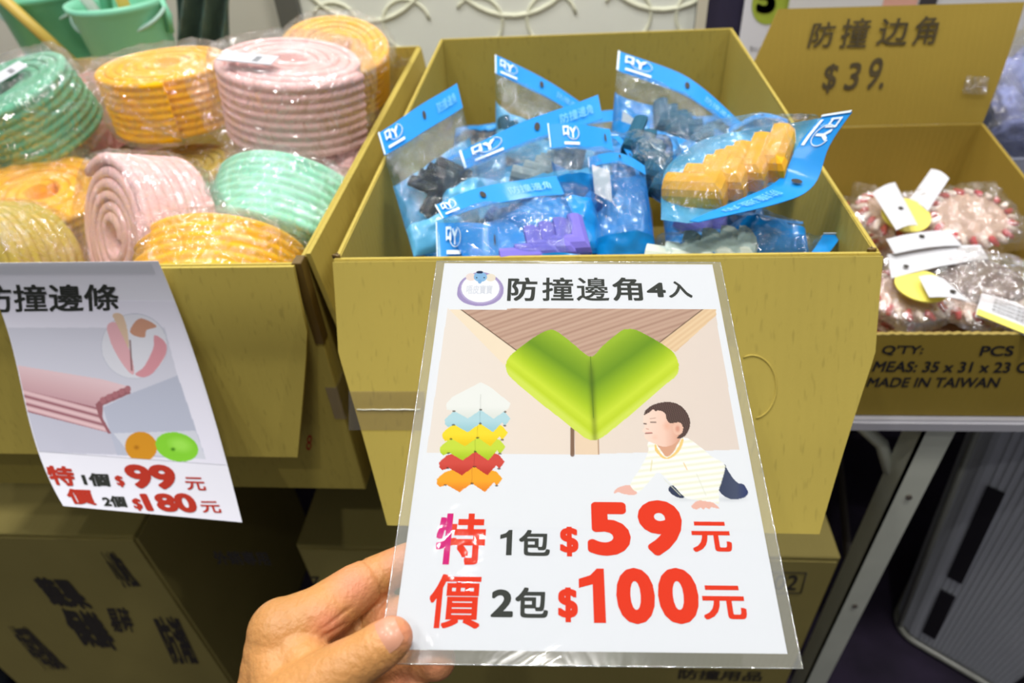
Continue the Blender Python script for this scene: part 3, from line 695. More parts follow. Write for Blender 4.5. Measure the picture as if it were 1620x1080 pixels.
def paint_logo(c):
    c.fill(spline([(723, 462), (728, 446), (740, 436), (758, 430), (778, 434), (792, 445), (797, 458), (792, 472), (778, 481), (757, 484), (737, 480), (726, 472)]), (166, 150, 196))
    c.ellipse(760, 457, 32.5, 23.5, (184, 170, 210)); c.ellipse(760, 456, 30, 22, (246, 246, 250))
    c.ellipse(745, 438, 8, 6, (238, 220, 214)); c.ellipse(776, 439, 8, 6, (236, 224, 206))
    c.ellipse(760, 438, 10.5, 7.8, (140, 186, 226)); c.ellipse(759, 430.5, 5.5, 2.2, (40, 50, 84)); c.ellipse(759, 445, 3, 3.5, (130, 176, 220))
    for x in (754, 766): c.ellipse(x, 439, 1.1, 1.1, (40, 44, 60))
_u0, _v0 = invert(signP, 718, 424); _u1, _v1 = invert(signP, 802, 490)
print_grid('emblem', lambda U, V, l: signS(U, V, l), _u0, _u1, _v0, _v1, 0.25, paint_logo, (236, 237, 242), ps, 0.00004, npproj)
def sgn(s, l, t, r, b, m, **k):
    xm, ym = (l + r) / 2, (t + b) / 2
    u0 = invert(signP, l, ym)[0]; u1 = invert(signP, r, ym)[0]; v0 = invert(signP, xm, t)[1]; v1 = invert(signP, xm, b)[1]
    return lettering(s, lambda a, bb: signP(u0 + (u1 - u0) * a, v0 + (v1 - v0) * bb, 0.00008), m, ps, **k)
def one(l, t, r, b, m):
    pts = [(1, 0), (.72, 0), (.45, .13), (0, .20), (0, .37), (.54, .30), (.54, 1), (1, 1)]
    xm, ym = (l + r) / 2, (t + b) / 2
    u0 = invert(signP, l, ym)[0]; u1 = invert(signP, r, ym)[0]; v0 = invert(signP, xm, t)[1]; v1 = invert(signP, xm, b)[1]
    V = [signP(u0 + (u1 - u0) * a, v0 + (v1 - v0) * q, 0.00008) for a, q in pts]
    link('lettering', mesh_of('lettering', V, [(0, 1, 2, 5), (2, 3, 4, 5), (0, 5, 6, 7)]), m, ps)
for _c, _l, _r, _w in (('防', 803, 850, .020), ('撞', 858, 907, .015), ('邊', 912, 963, .010), ('角', 969, 1016, .019)): sgn(_c, _l, 439, _r, 476, PBLK, offset=_w)
sgn('4', 1023, 447, 1053, 470, PBLK, offset=0.035); sgn('入', 1057, 445, 1094, 471, PBLK, offset=0.018)
sgn('唔皮寶寶', 738, 451, 779, 465, mat('print_grey', (176, 178, 188), .5), offset=0.01)
sgn('特', 690, 812, 768, 893, PRED, offset=0.026, cuts=10, split=(PMAG, 0.30))
sgn('價', 679, 908, 761, 994, PRED, offset=0.017)
one(791, 838, 810, 878, PBLK); sgn('包', 821, 838, 870, 879, PBLK, offset=0.026)
sgn('2', 777, 932, 812, 976, PBLK, offset=0.035); sgn('包', 815, 929, 867, 977, PBLK, offset=0.026)
sgn('$', 886, 833, 915, 880, PRED, offset=0.03); sgn('$', 883, 929, 914, 984, PRED, offset=0.03)
sgn('5', 929, 794, 997, 879, PRED, offset=0.048); sgn('9', 1010, 791, 1080, 879, PRED, offset=0.048)
one(916, 899, 957, 985, PRED); sgn('0', 975, 898, 1036, 987, PRED, offset=0.05); sgn('0', 1041, 898, 1105, 987, PRED, offset=0.05)
sgn('元', 1094, 825, 1156, 873, PRED, offset=0.024); sgn('元', 1111, 926, 1179, 980, PRED, offset=0.024)
settle(ps, signP(74, 210))

# ================================================================== HANGING PRICE SIGN (left carton)
_tr = atd(250, 413, .5225); _tl = _tr + Vector((-0.148, 0, 0)); _br = atd(383, 826, .5675); _bl = atd(100, 800, .5675)
_dv = (_br + _bl) / 2 - (_tr + _tl) / 2
def hangS(U, V, lift=0.0):
    U = np.asarray(U, float)[..., None] / 148; V = np.asarray(V, float)[..., None] / 210
    a, b, c, d = [np.array(p) for p in (_tl, _tr, _br, _bl)]
    V = np.maximum(V, 0.0); w = V; P = (a * (1 - U) + b * U) * (1 - w) + (d * (1 - U) + c * U) * w
    # falls straight at first, then curls towards the viewer; sideways drift grows downwards
    k = V ** 1.9 - V; P[..., 1:2] += k * _dv.y; P[..., 2:3] += (V ** 0.93 - V) * _dv.z; P[..., 0:1] += (V ** (1.9 + 2.6 * (1 - U)) - V) * _dv.x
    n = np.array((0.15, -0.93, 0.33)); return P + n * lift
def hangP(u, v, lift=0.0): return Vector(hangS(u, v, lift))
hs = thing('price_sign', 'curled white price sign picturing a pink edge strip, taped to the left carton', 'sign')
LPAPER = mat('paper_lilac_white', (232, 231, 240), 0.3, coat=0.3)
sheet('paper', lambda u, v: hangP(148 * u, 210 * v, 0), 16, 40, LPAPER, hs, 0.0003)
def cl(*a): return [(x / 2.4548, 400 + y / 2.4548) for x, y in a]
def paint_hang(c):
    c.fill(cl((-200, 290), (640, 290), (690, 480), (800, 800), (60, 770), (-200, 560)), (206, 206, 218))
    c.fill(cl((-200, 480), (430, 700), (440, 700), (470, 782), (60, 772), (-200, 500)), (190, 190, 204))
    c.fill(cl((400, 600), (510, 545), (690, 475), (800, 800), (455, 785)), (182, 186, 202))
    c.fill(cl((440, 700), (505, 780), (800, 800), (760, 690)), (206, 208, 218))
    c.fill(cl((-250, 380), (0, 425), (395, 490), (500, 518), (508, 545), (400, 592), (385, 605), (0, 510), (-250, 440)), lambda x, y: ramp((y * 2.4548 - 982 - 425 - x * 2.4548 * .2) / 100, [(0, (226, 196, 200)), (.5, (212, 176, 180)), (1, (196, 156, 162))]))
    c.fill(cl((-250, 440), (0, 508), (375, 600), (430, 700), (0, 590), (-250, 520)), lambda x, y: ramp((np.sin((y * 2.4548 - 982 - 508 - x * 2.4548 * .27) / 4.6) + 1) / 2, [(0, (150, 98, 106)), (.4, (206, 168, 172)), (1, (226, 192, 194))]))
    c.fill(cl((370, 588), (400, 560), (495, 518), (508, 545), (400, 592), (398, 640), (432, 700), (420, 702), (385, 640)), (152, 98, 104))
    for k in range(5): c.ellipse(*cl((400 + k * 24, 572 - k * 11))[0], 5, 5.5, (170, 112, 118))
    c.ellipse(*cl((522, 362))[0], 53, 52, (196, 198, 210)); c.ellipse(*cl((522, 362))[0], 51.5, 50.5, (218, 218, 226))
    c.fill(cl((415, 290), (440, 268), (470, 290), (510, 400), (520, 470), (490, 450), (440, 370)), (222, 172, 178), True)
    c.fill(cl((600, 320), (640, 345), (645, 390), (600, 460), (560, 482), (525, 470), (560, 440), (595, 370)), (214, 150, 158), True)
    c.fill(cl((438, 238), (475, 240), (495, 300), (500, 370), (480, 330), (450, 270)), (214, 186, 160), True)
    c.fill(cl((505, 300), (530, 262), (560, 256), (608, 285), (570, 300), (560, 328), (520, 320)), (196, 146, 122), True)
    p, q = cl((505, 340), (512, 455)); c.line(p, q, 2.6, (120, 84, 80), .9)
    c.ellipse(*cl((548, 752))[0], 25.5, 23.5, (206, 142, 40), ang=.35); c.ellipse(*cl((530, 755))[0], 6, 5, (168, 108, 30), soft=.8)
    c.ellipse(*cl((687, 753))[0], 34.5, 22.5, (132, 204, 56), ang=.25); c.ellipse(*cl((700, 745))[0], 24, 14, (156, 222, 84), ang=.25, soft=.7); c.ellipse(*cl((672, 762))[0], 5, 4, (60, 120, 24), soft=.8)
print_grid('picture', hangS, 1, 147, 34, 170, 0.5, paint_hang, (226, 224, 236), hs, 0.0004, npproj, 1.0)
def hgn(s, pts, m, **k):
    uv = [invert(hangP, px, py, 100, 120) for px, py in pts]
    def fn(a, b):
        u = (uv[0][0] * (1 - a) + uv[1][0] * a) * (1 - b) + (uv[3][0] * (1 - a) + uv[2][0] * a) * b
        v = (uv[0][1] * (1 - a) + uv[1][1] * a) * (1 - b) + (uv[3][1] * (1 - a) + uv[2][1] * a) * b
        return hangP(u, v, 0.0006)
    return lettering(s, fn, m, hs, cuts=6, **k)
hgn('防撞邊條', [(-34, 450), (186, 449), (189, 491), (-28, 494)], PBLK, offset=0.016)
hgn('特', cl((172, 822), (282, 828), (300, 905), (205, 898)), PRED2, offset=0.04)
hgn('價', cl((248, 912), (352, 916), (380, 978), (278, 972)), PRED2, offset=0.04)
hgn('1個', cl((312, 852), (420, 854), (432, 906), (330, 902)), PBLK, offset=0.045)
hgn('2個', cl((392, 940), (482, 942), (498, 986), (408, 984)), PBLK, offset=0.045)
hgn('$', cl((440, 862), (475, 862), (492, 908), (462, 908)), PRED2, offset=0.04)
hgn('99', cl((472, 818), (668, 820), (700, 918), (515, 912)), PRED2, offset=0.05)
hgn('元', cl((712, 868), (790, 870), (804, 922), (730, 918)), PRED2, offset=0.02)
hgn('$', cl((508, 950), (545, 950), (562, 1000), (528, 998)), PRED2, offset=0.04)
hgn('180', cl((540, 932), (745, 930), (778, 1008), (572, 1000)), PRED2, offset=0.05)
hgn('元', cl((772, 962), (848, 962), (864, 1008), (790, 1006)), PRED2, offset=0.02)
tp = [hangP(5, -1, .001), hangP(60, -1, .001), hangP(60, 9, .001), hangP(5, 9, .001)]
sheet('tape_strip', lambda u, v: hangP(4 + 138 * u, 0.5 + 9 * v, 0.0007), 6, 2, LAM, hs, 0)
settle(hs, hangP(74, 210))

# ================================================================== THE HAND
SKIN = mat('skin', (205, 150, 98), 0.42, var=0.06, vscale=60, bump=0.35, bscale=420, spec=0.4, sss=0.12)
nt = SKIN.node_tree; b = nt.nodes['Principled BSDF']; hsn = [n for n in nt.nodes if n.type == 'HUE_SAT'][0]
aa = nt.nodes.new('ShaderNodeAttribute'); aa.attribute_name = 'tone'
nt.links.new(aa.outputs['Color'], hsn.inputs['Color'])
hand = thing('hand', 'bare left hand gripping the lower left corner of the laminated sign', 'hand')
def cap(bm, p, q, r0, r1, n=7, flat=1.0):
    for k in range(n + 1):
        t = k / n; c = p.lerp(q, t); r = r0 + (r1 - r0) * t
        bmesh.ops.create_icosphere(bm, subdivisions=3, radius=r, matrix=Matrix.Translation(c))
H = atd
chains = {
 'index': [(H(447, 1000, .268), .0128), (H(505, 972, .272), .0112), (H(562, 931, .283), .0101), (H(603, 908, .290), .0087), (H(645, 888, .2925), .0080), (H(695, 868, .292), .0066)],
 'middle': [(H(470, 1012, .285), .0128), (H(530, 1006, .289), .0100), (H(590, 984, .289), .0089), (H(640, 971, .284), .0080), (H(690, 962, .279), .0066)],
 'ring': [(H(478, 1040, .300), .0125), (H(545, 1055, .300), .0098), (H(600, 1050, .287), .0086), (H(650, 1044, .275), .0080), (H(690, 1044, .2680), .0078)],
 'little': [(H(490, 1075, .312), .0115), (H(545, 1105, .308), .0084), (H(590, 1105, .290), .0074), (H(630, 1094, .276), .0068), (H(655, 1090, .270), .0062)],
 'thumb': [(H(430, 1175, .250), .0165), (H(470, 1120, .248), .0150), (H(512, 1082, .247), .0118), (H(545, 1057, .247), .0100), (H(578, 1038, .2475), .0090), (H(603, 1021, .2480), .0087), (H(620, 1009, .2490), .0078)],
}
bm = bmesh.new()
for k, ch in chains.items():
    for (p, r0), (q, r1) in zip(ch[:-1], ch[1:]): cap(bm, p, q, r0, r1)
WR = H(425, 1260, .262); WR2 = H(460, 1275, .300)
for k, rr in (('index', .0135), ('middle', .0135), ('ring', .0130), ('little', .0118)):
    a = chains[k][0][0]; cap(bm, a, (WR if k in ('index', 'middle') else WR2), rr, .0190, 9)
cap(bm, chains['thumb'][0][0], WR, .0165, .019, 5)
cap(bm, H(447, 1010, .268), H(512, 1088, .252), .0105, .0115, 5)          # web
cap(bm, H(470, 1030, .270), H(525, 1064, .256), .0085, .0080, 5)
cap(bm, H(440, 1040, .264), H(465, 1120, .252), .0120, .0140, 5)
FA = Vector(WR).lerp(WR2, .5); FE = FA + (RCW @ Vector((-0.05, -0.19, 0.06)))
cap(bm, FA, FE, .0265, .036, 14)
cap(bm, H(450, 1180, .272), FA, .0215, .0262, 6)
cap(bm, Vector(WR), FE, .0205, .030, 12); cap(bm, Vector(WR2), FE, .0205, .030, 12)
me = bpy.data.meshes.new('hand_raw'); bm.to_mesh(me); bm.free()
ho = bpy.data.objects.new('hand_raw', me); COL.objects.link(ho)
md = ho.modifiers.new('r', 'REMESH'); md.mode = 'VOXEL'; md.voxel_size = 0.0009
ms = ho.modifiers.new('s', 'SMOOTH'); ms.factor = 0.6; ms.iterations = 9
bpy.context.view_layer.update()
hm = bpy.data.meshes.new_from_object(ho.evaluated_get(bpy.context.evaluated_depsgraph_get())); bpy.data.objects.remove(ho)
hm.materials.clear()
n = len(hm.vertices); co = np.empty(n * 3); hm.vertices.foreach_get('co', co); co = co.reshape(-1, 3); no = np.empty(n * 3); hm.vertices.foreach_get('normal', no); no = no.reshape(-1, 3)
# skin creases at the joints and knuckle lines: shallow grooves cut across
def groove(px, py, d, ax, wd=0.0008, depth=0.0009, rad=0.012):
    global co
    c = np.array(H(px, py, d)); ax = np.array(ax); ax = ax / np.linalg.norm(ax)
    s = (co - c) @ ax; r = np.linalg.norm(co - c, axis=1)
    co = co - no * (depth * np.exp(-(s / wd) ** 2) * np.clip((rad - r) / (rad * .4), 0, 1))[:, None]
def dirn(a, b): return H(*b) - H(*a)
groove(592, 914, .283, dirn((562, 931, .283), (603, 908, .290)), rad=.013); groove(597, 912, .283, dirn((562, 931, .283), (603, 908, .290)), .0005, .0006)
groove(573, 984, .283, dirn((540, 1000, .289), (620, 974, .287)), rad=.012)
for k in range(3): groove(594 + 7 * k, 1030 - 5 * k, .240, dirn((578, 1038, .2475), (603, 1021, .2480)), .0006, .0004, .009)
for (a, b2, c2, d2) in ((515, 985, 545, 968), (508, 1000, 540, 990), (505, 1010, 532, 1012)):
    groove((a + b2 * 0 + c2) / 2, (b2 + d2) / 2, .268, RCW @ Vector((-(-(d2 - b2)), (c2 - a), 0)), .0007, .0007, .008)
hm.vertices.foreach_set('co', co.ravel())
fine = np.array([noise.noise(Vector(p) * 60) for p in co[::1]])
X, Y = npproj(co)
pink = np.zeros(n)
for (x, y, r) in ((560, 925, 42), (640, 885, 40), (640, 1000, 34), (690, 1045, 40), (620, 975, 40), (520, 985, 34), (640, 1085, 40), (700, 870, 40)):
    pink = np.maximum(pink, np.clip(1.25 - np.hypot(X - x, Y - y) / r, 0, 1))
a0 = np.array(S2L((192, 136, 78))); a1 = np.array(S2L((208, 134, 100)))
tone = a0 * (1 - pink[:, None] * .85) + a1 * pink[:, None] * .85; tone *= (1 + 0.07 * fine[:, None])
at = hm.color_attributes.new('tone', 'FLOAT_COLOR', 'POINT'); at.data.foreach_set('color', np.concatenate([tone, np.ones((n, 1))], 1).ravel())
hm.polygons.foreach_set('use_smooth', [True] * len(hm.polygons)); hm.name = 'palm_and_fingers'
link('palm_and_fingers', hm, SKIN, hand)
NAIL = mat('fingernail', (200, 142, 114), 0.35, coat=0.1)
# thumb nail: curved plate on the viewer's side of the thumb tip
tc_ = H(628, 999, .2445); ax = (H(640, 991, .247) - H(606, 1014, .246)).normalized(); nn = (-(tc_.normalized()) + RCW @ Vector((-0.10, 0.32, 0))).normalized()
nn = (nn - nn.dot(ax) * ax).normalized(); sd = ax.cross(nn)
thc = H(617, 1010, .2490)
def nailS(u, v):
    a = (u - .5) * 1.6; rr = 0.00810; L = -0.0052 + 0.0112 * v; taper = 1 - 0.10 * (2 * v - 1) ** 2
    wv = a * (1.0 - 0.25 * max(0, v - .75) * 4 * .6)
    dip = -0.0012 * max(0, v - .6) ** 2 * 6 + (0.0002 if v > .1 else -0.0006)
    return thc + ax * L + (nn * math.cos(wv) + sd * math.sin(wv)) * (rr * taper + dip)
sheet('thumbnail', nailS, 14, 16, NAIL, hand, 0.0)
SLV = mat('sleeve_cloth', (52, 56, 70), 0.9, bump=.5, bscale=600)
d = (FE - FA).normalized(); s1 = FA + d * 0.13
link('sleeve_cuff', tube_mesh('cuff', [s1, s1 + d * .012, s1 + d * .03, s1 + d * .09], [.036, .040, .042, .050], 28), SLV, hand)
settle(hand, FA)

# ================================================================== FOAM ROLLS
def spiral_mesh(r0=.020, r1=.078, turns=5.4, h=.068, ribs=8):
    pitch = (r1 - r0) / turns; th = pitch * 0.93
    prof = [(-th * .45, -h / 2 + .001), (-th * .45, h / 2 - .001), (-th * .25, h / 2)]
    for k in range(ribs):
        z1 = h / 2 - h * k / ribs; z0 = h / 2 - h * (k + 1) / ribs
        for t in (0.06, 0.3, 0.5, 0.7, 0.94):
            prof.append((th * .5 - .0026 + .0032 * math.sin(PI * t) ** .6 , z1 + (z0 - z1) * t))
    prof.append((-th * .25, -h / 2))
    n = int(turns * 44); V = []; Fc = []; M = len(prof)
    for i in range(n + 1):
        a = 2 * PI * turns * i / n; r = r0 + (r1 - r0) * i / n
        if i > n - 10: r += 0.0004 * (i - n + 10)
        for (o, z) in prof:
            rr = r + o - th / 2 + .0006 * math.sin(a * 3); V.append((rr * math.cos(a), rr * math.sin(a), z + 0.0008 * math.sin(a * 1.3)))
    for i in range(n):
        for k in range(M):
            k2 = (k + 1) % M; Fc.append((i * M + k, (i + 1) * M + k, (i + 1) * M + k2, i * M + k2))
    Fc.append(tuple(range(M))); Fc.append(tuple(n * M + k for k in range(M))[::-1])
    return mesh_of('foam_strip', V, Fc, True)
def wrap_mesh(seed, R=.080, h=.071):
    V = []; Fc = []; N = 72; prof = []
    for k in range(9): prof.append((R * k / 8 * .97, h / 2 + 0.003))
    for k in range(1, 8): prof.append((R + .001, h / 2 - h * k / 8))
    for k in range(8, -1, -1): prof.append((R * k / 8 * .97, -h / 2 - 0.002))
    M = len(prof)
    for j, (r, z) in enumerate(prof):
        for i in range(N):
            a = 2 * PI * i / N; p = Vector((r * math.cos(a), r * math.sin(a), z)); q = p * 38 + Vector((seed * 9, 0, 0))
            s = noise.noise(q) * .0035 + abs(noise.noise(q * 2.3)) * .0045 + noise.noise(q * 5) * .0012
            d = Vector((p.x, p.y, 0)).normalized() if 8 <= j <= 16 and r > .001 else Vector((0, 0, 1 if z > 0 else -1))
            if 6 < j < 10 or 15 < j < 18: d = (Vector((p.x, p.y, 0)).normalized() + Vector((0, 0, 1 if z > 0 else -1))).normalized()
            V.append(p + d * (abs(s) + .0008))
    for j in range(M - 1):
        for i in range(N):
            i2 = (i + 1) % N; Fc.append((j * N + i, j * N + i2, (j + 1) * N + i2, (j + 1) * N + i))
    o = len(V)
    if seed == 4: return mesh_of('film_wrap', V, Fc, True)
    # gathered fin of film where the wrap is sealed
    for k in range(13):
        t = k / 12; a0 = seed * 1.7 + .9 * t
        for m_ in range(4):
            rr = R + .002 + .0075 * m_; zz = h / 2 - h * t * .9 + .004 * noise.noise(Vector((k * .7, m_ * .9, seed)))
            a = a0 + .07 * math.sin(m_ * 2.2 + k * 1.3); V.append((rr * math.cos(a), rr * math.sin(a), zz))
    for k in range(12):
        for m_ in range(3): a = o + k * 4 + m_; Fc.append((a, a + 1, a + 5, a + 4))
    return mesh_of('film_wrap', V, Fc, True)
STRIP = spiral_mesh(); WRAPS = [wrap_mesh(k) for k in range(5)]
def foam(name, rgb): return mat(name, rgb, 0.75, var=0.03, vscale=60, bump=.12, bscale=700, spec=.2, sss=.0)
FP = foam('foam_pink', (240, 194, 190)); FY = foam('foam_yellow', (255, 188, 10)); FM = foam('foam_mint', (156, 226, 194)); FG = foam('foam_green', (104, 178, 142)); FO = foam('foam_olive_yellow', (196, 172, 70))
def coil(label, m, loc, rot, wi, R=1.0, h=1.0, sticker=None):
    t = thing('foam_roll', label, 'foam roll', loc, rot, 'foam rolls in the left carton'); t.scale = (R, R, h)
    s = bpy.data.objects.new('foam_strip', STRIP); COL.objects.link(s); s.parent = t
    if not STRIP.materials: STRIP.materials.append(None)
    s.material_slots[0].link = 'OBJECT'; s.material_slots[0].material = m
    wob = WRAPS[wi]; wo = bpy.data.objects.new('film_wrap', wob); COL.objects.link(wo); wo.parent = t
    if not wob.materials: wob.materials.append(FILM)
    if sticker:
        a, x, y, sx, sy = sticker
        bm_ = bmesh.new(); bx(bm_, -sx / 2, sx / 2, -sy / 2, sy / 2, 0, .0008)
        o = bm_obj('price_label', bm_, PAPER, t); o.location = (x, y, .0425); o.rotation_euler = (0, 0, a)
        bm_ = bmesh.new()
        for k in range(4): bx(bm_, sx * .12, sx * .12 + .006, -sy * .3 + k * .004, -sy * .3 + k * .004 + .0016, .0009, .001)
        bm_obj('label_print', bm_, PBLK, o)
    return t
R_ = math.radians
coil('pink foam roll with a white label on top, leaning over the carton rim', FP, (-.293, .728, -.250), (R_(-2), R_(-7), R_(200)), 0, 1.03, 1.12, (R_(160), .040, .030, .052, .026))
coil('orange-yellow foam roll with open centre lying flat between the green and pink rolls', FY, (-.462, .785, -.262), (R_(2), R_(0), R_(150)), 1, .98, .98)
coil('green foam roll tilted at the far left beside the yellow roll, label on top', FG, (-.634, .755, -.272), (R_(6), R_(-14), R_(30)), 2, 1.0, 1.05, (R_(20), .01, .0, .05, .03))
coil('yellow foam roll in cloudy film in the back right corner of the left carton', FY, (-.296, .905, -.278), (R_(18), R_(-8), R_(60)), 3, .88, 1.0)
coil('pink foam roll tipped on its side below the orange-yellow roll', FP, (-.404, .556, -.322), (R_(66), R_(0), R_(-38)), 3, .96, 1.0)
coil('mint foam roll standing on edge behind the bright yellow front roll', FM, (-.289, .618, -.352), (R_(116), R_(0), R_(-8)), 1, 1.03, 1.12)
coil('bright yellow foam roll standing on edge against the front wall of the left carton', FY, (-.318, .512, -.3575), (R_(118), R_(0), R_(6)), 4, 1.0, 1.08)
coil('pink foam roll wedged between the mint roll and the right carton wall', FP, (-.292, .690, -.327), (R_(16), R_(4), R_(10)), 0, .95, .92)
coil('yellow foam roll lying under the green roll', FY, (-.575, .650, -.350), (R_(8), R_(-4), R_(80)), 2, .98, 1.0)
coil('olive-yellow foam roll in cloudy film behind the curled price sign', FO, (-.545, .520, -.345), (R_(60), R_(10), R_(-20)), 4, .92, 1.05)
coil('brown-yellow foam roll deep between the pink rolls', FO, (-.440, .700, -.352), (0, 0, 0), 1, .9, 1.0)
for i, (x, y) in enumerate(((-.61, .60), (-.44, .57), (-.30, .72), (-.47, .75), (-.63, .80), (-.47, .91), (-.30, .90))):
    coil(['yellow', 'pink', 'mint', 'pink', 'green', 'yellow', 'pink'][i] + ' foam roll in the bottom layer of the left carton, ' + ['at the far left', 'at the front', 'under the upright mint roll', 'in the middle', 'by the back left corner', 'by the back wall', 'by the back right corner'][i], [FY, FP, FM, FP, FG, FY, FP][i], (x, y, -.515 + .084 * (0) + (.075 if i > 7 else 0)), (0, 0, i), 4, .93, .95)
for i, (x, y) in enumerate(((-.62, .78), (-.46, .86), (-.30, .89), (-.62, .91))):
    coil(['mint', 'yellow', 'pink', 'pink'][i] + ' foam roll of the second layer in the left carton, ' + ['under the green roll', 'behind the flat yellow roll', 'under the corner roll', 'in the back left corner'][i], [FM, FY, FP, FP][i], (x, y, -.435 + (.06 if i == 2 else 0) * 0), (0, 0, i * 2), 4, .93, .92)

# ================================================================== BLUE HEADED BAGS
BLUE = mat('header_blue', (4, 138, 216), 0.45, spec=.25, coat=0.08, var=.03, vscale=40)
BLUED = mat('bag_print_blue', (10, 136, 212), 0.28, coat=0.4, var=.12, vscale=30, bump=.35, bscale=30)
BLUEL = mat('bag_print_pale', (96, 180, 224), 0.3, coat=0.4, var=.1, vscale=30, bump=.35, bscale=30)
WHITE = mat('print_white', (224, 238, 248), 0.35)
def poly(P, s):
    x = min(max(s, 0), 1) * (len(P) - 1); i = min(int(x), len(P) - 2); t = x - i
    p0 = P[max(i - 1, 0)]; p1 = P[i]; p2 = P[i + 1]; p3 = P[min(i + 2, len(P) - 1)]
    return .5 * (2 * p1 + (p2 - p0) * t + (2 * p0 - 5 * p1 + 4 * p2 - p3) * t * t + (3 * p1 - p0 - 3 * p2 + p3) * t ** 3)
def chevron_mesh(a=.024, sc=1.0):
    prof = [(0, .011), (.006, .0125), (.013, .0115), (.019, .007), (.0215, .001), (.0215, -.012), (.0135, -.0125), (.013, -.003), (.009, .002), (0, .003)]
    V = []; path = [((-a, a), (-.7071, -.7071)), ((-a * .5, a * .5), (-.7071, -.7071)), ((0, 0), (0, -1.4142)), ((a * .5, a * .5), (.7071, -.7071)), ((a, a), (.7071, -.7071))]
    for (x, y), (nx, ny) in path:
        for r, z in prof: V.append(((x + nx * r) * sc, (y + ny * r) * sc, z * sc))
    M = len(prof); Fc = []
    for i in range(4):
        for k in range(M): k2 = (k + 1) % M; Fc.append((i * M + k, i * M + k2, (i + 1) * M + k2, (i + 1) * M + k))
    Fc.append(tuple(range(M))[::-1]); Fc.append(tuple(4 * M + k for k in range(M)))
    me = mesh_of('corner_guard', V, Fc, False); return me
CHEV = chevron_mesh(); CHEV.materials.append(None)
def bag(label, top, bot, hdr=.17, bulge=.022, foamm=None, foam_at=(.5, .62), n_foam=4, foam_rot=0, foam_sc=1, back=BLUED, clear=.34, seed=0, logo=True, logo_at=.2, hole_at=.55, step=.017, foam_n=0.0, flip=1, foamdir=None, depth=.012, front_print=.8, foam_off=(0, 0, 0), slip=None):
    t = thing('corner_guard_bag', label, 'bag', group='blue headed bags in the middle carton')
    A = [atd(*p) for p in top]; B = [atd(*p) for p in bot]
    cen = sum(A + B, Vector()) / len(A + B); es = (A[-1] - A[0]).normalized(); et = (sum(B, Vector()) / len(B) - sum(A, Vector()) / len(A)).normalized()
    nrm = es.cross(et).normalized()
    if nrm.dot(cen) > 0: nrm = -nrm
    def S(s, t_, k=0.0, amp=1.0):
        p = poly(A, s).lerp(poly(B, s), t_); q = p * 55 + Vector((seed * 3.1, 0, 0))
        e = max(0, math.sin(PI * min(max(s, 0), 1))) ** .5 * max(0, math.sin(PI * min(max((t_ - hdr) / (1 - hdr), 0), 1))) ** .5
        wv = (noise.noise(q * .7) * .007 + (.5 - abs(noise.noise(q * 1.3))) * .006 - .003 + noise.noise(q * 4.5) * .001) * amp * min(1, e + (.25 if t_ > hdr + .02 else .0))
        return p + nrm * (k * e + (wv if k >= 0 else -abs(wv) * .6))
    sheet('header', lambda u, v: S(u, v * hdr, 0, .0) + nrm * (.0008 * math.sin(9 * u + seed)), 24, 3, BLUE, t, .0006)
    sheet('header_edge', lambda u, v: S(-.0 + u * .028, v * hdr, 0, .0) + nrm * .0012, 1, 3, WHITE, t, .0004)
    sheet('clear_front', lambda u, v: S(u, hdr + (1 - hdr) * v, bulge), 34, 34, FILMB, t, 0)
    if front_print: sheet('printed_front', lambda u, v: S(u, front_print + (1 - front_print) * (v + .06 * (1 - v) * math.sin(4 * u + seed * 2)), bulge) + nrm * .0006, 26, 12, back, t, 0)
    sheet('clear_back', lambda u, v: S(u, hdr + (clear - hdr) * v, -depth) - nrm * .001, 14, 6, FILMB, t, 0)
    sheet('printed_back', lambda u, v: S(u, clear + (1 - clear) * (v + .10 * (1 - v) * math.sin(3 * u + seed)), -depth) - nrm * .0015, 26, 22, back, t, 0)
    if logo:
        w_ = (A[-1] - A[0]).length
        def L(a, b): return S(logo_at - .11 + .22 * a, hdr * (.12 + .76 * b), 0, 0) + nrm * .0016
        fn = lambda a, b: L(a * .62, b * .62)
        lettering('口', lambda a, b: L(.02 + .34 * a, .02 + .50 * b), WHITE, t, offset=.05, name='emblem')
        lettering('Y', lambda a, b: L(.40 + .36 * a, .10 + .56 * b), WHITE, t, offset=.03, name='emblem')
        link('emblem_ring', tube_mesh('er', [L(.60 + .34 * math.cos(k * PI / 14 - 1.2), .38 + .36 * math.sin(k * PI / 14 - 1.2)) for k in range(24)], .0004, 4), WHITE, t)
        sheet('emblem_bar', lambda u, v: L(.05 + .9 * u, .86 + .14 * v), 3, 1, WHITE, t, .0002)
        # second, fainter print and the hanging hole
        lettering('防撞邊角', lambda a, b: S(hole_at + .14 + .22 * a, hdr * (.3 + .4 * b), 0, 0) + nrm * .0014, mat('print_pale', (110, 190, 232), .35) if 'print_pale' not in bpy.data.materials else bpy.data.materials['print_pale'], t)
    hl = [S(hole_at + .018 * math.cos(k * PI / 6), hdr * .45 + hdr * .17 * math.sin(k * PI / 6), 0, 0) + nrm * .0016 for k in range(12)]
    link('hang_hole', mesh_of('hh', hl, [tuple(range(12))]), INKF, t)
    if slip:
        a_, b_, w_, h_ = slip
        sheet('paper_slip', lambda u, v: S(a_ + w_ * u, b_ + h_ * (v + .35 * u), 0, 0) + nrm * .004, 4, 4, PAPER, t, .0003)
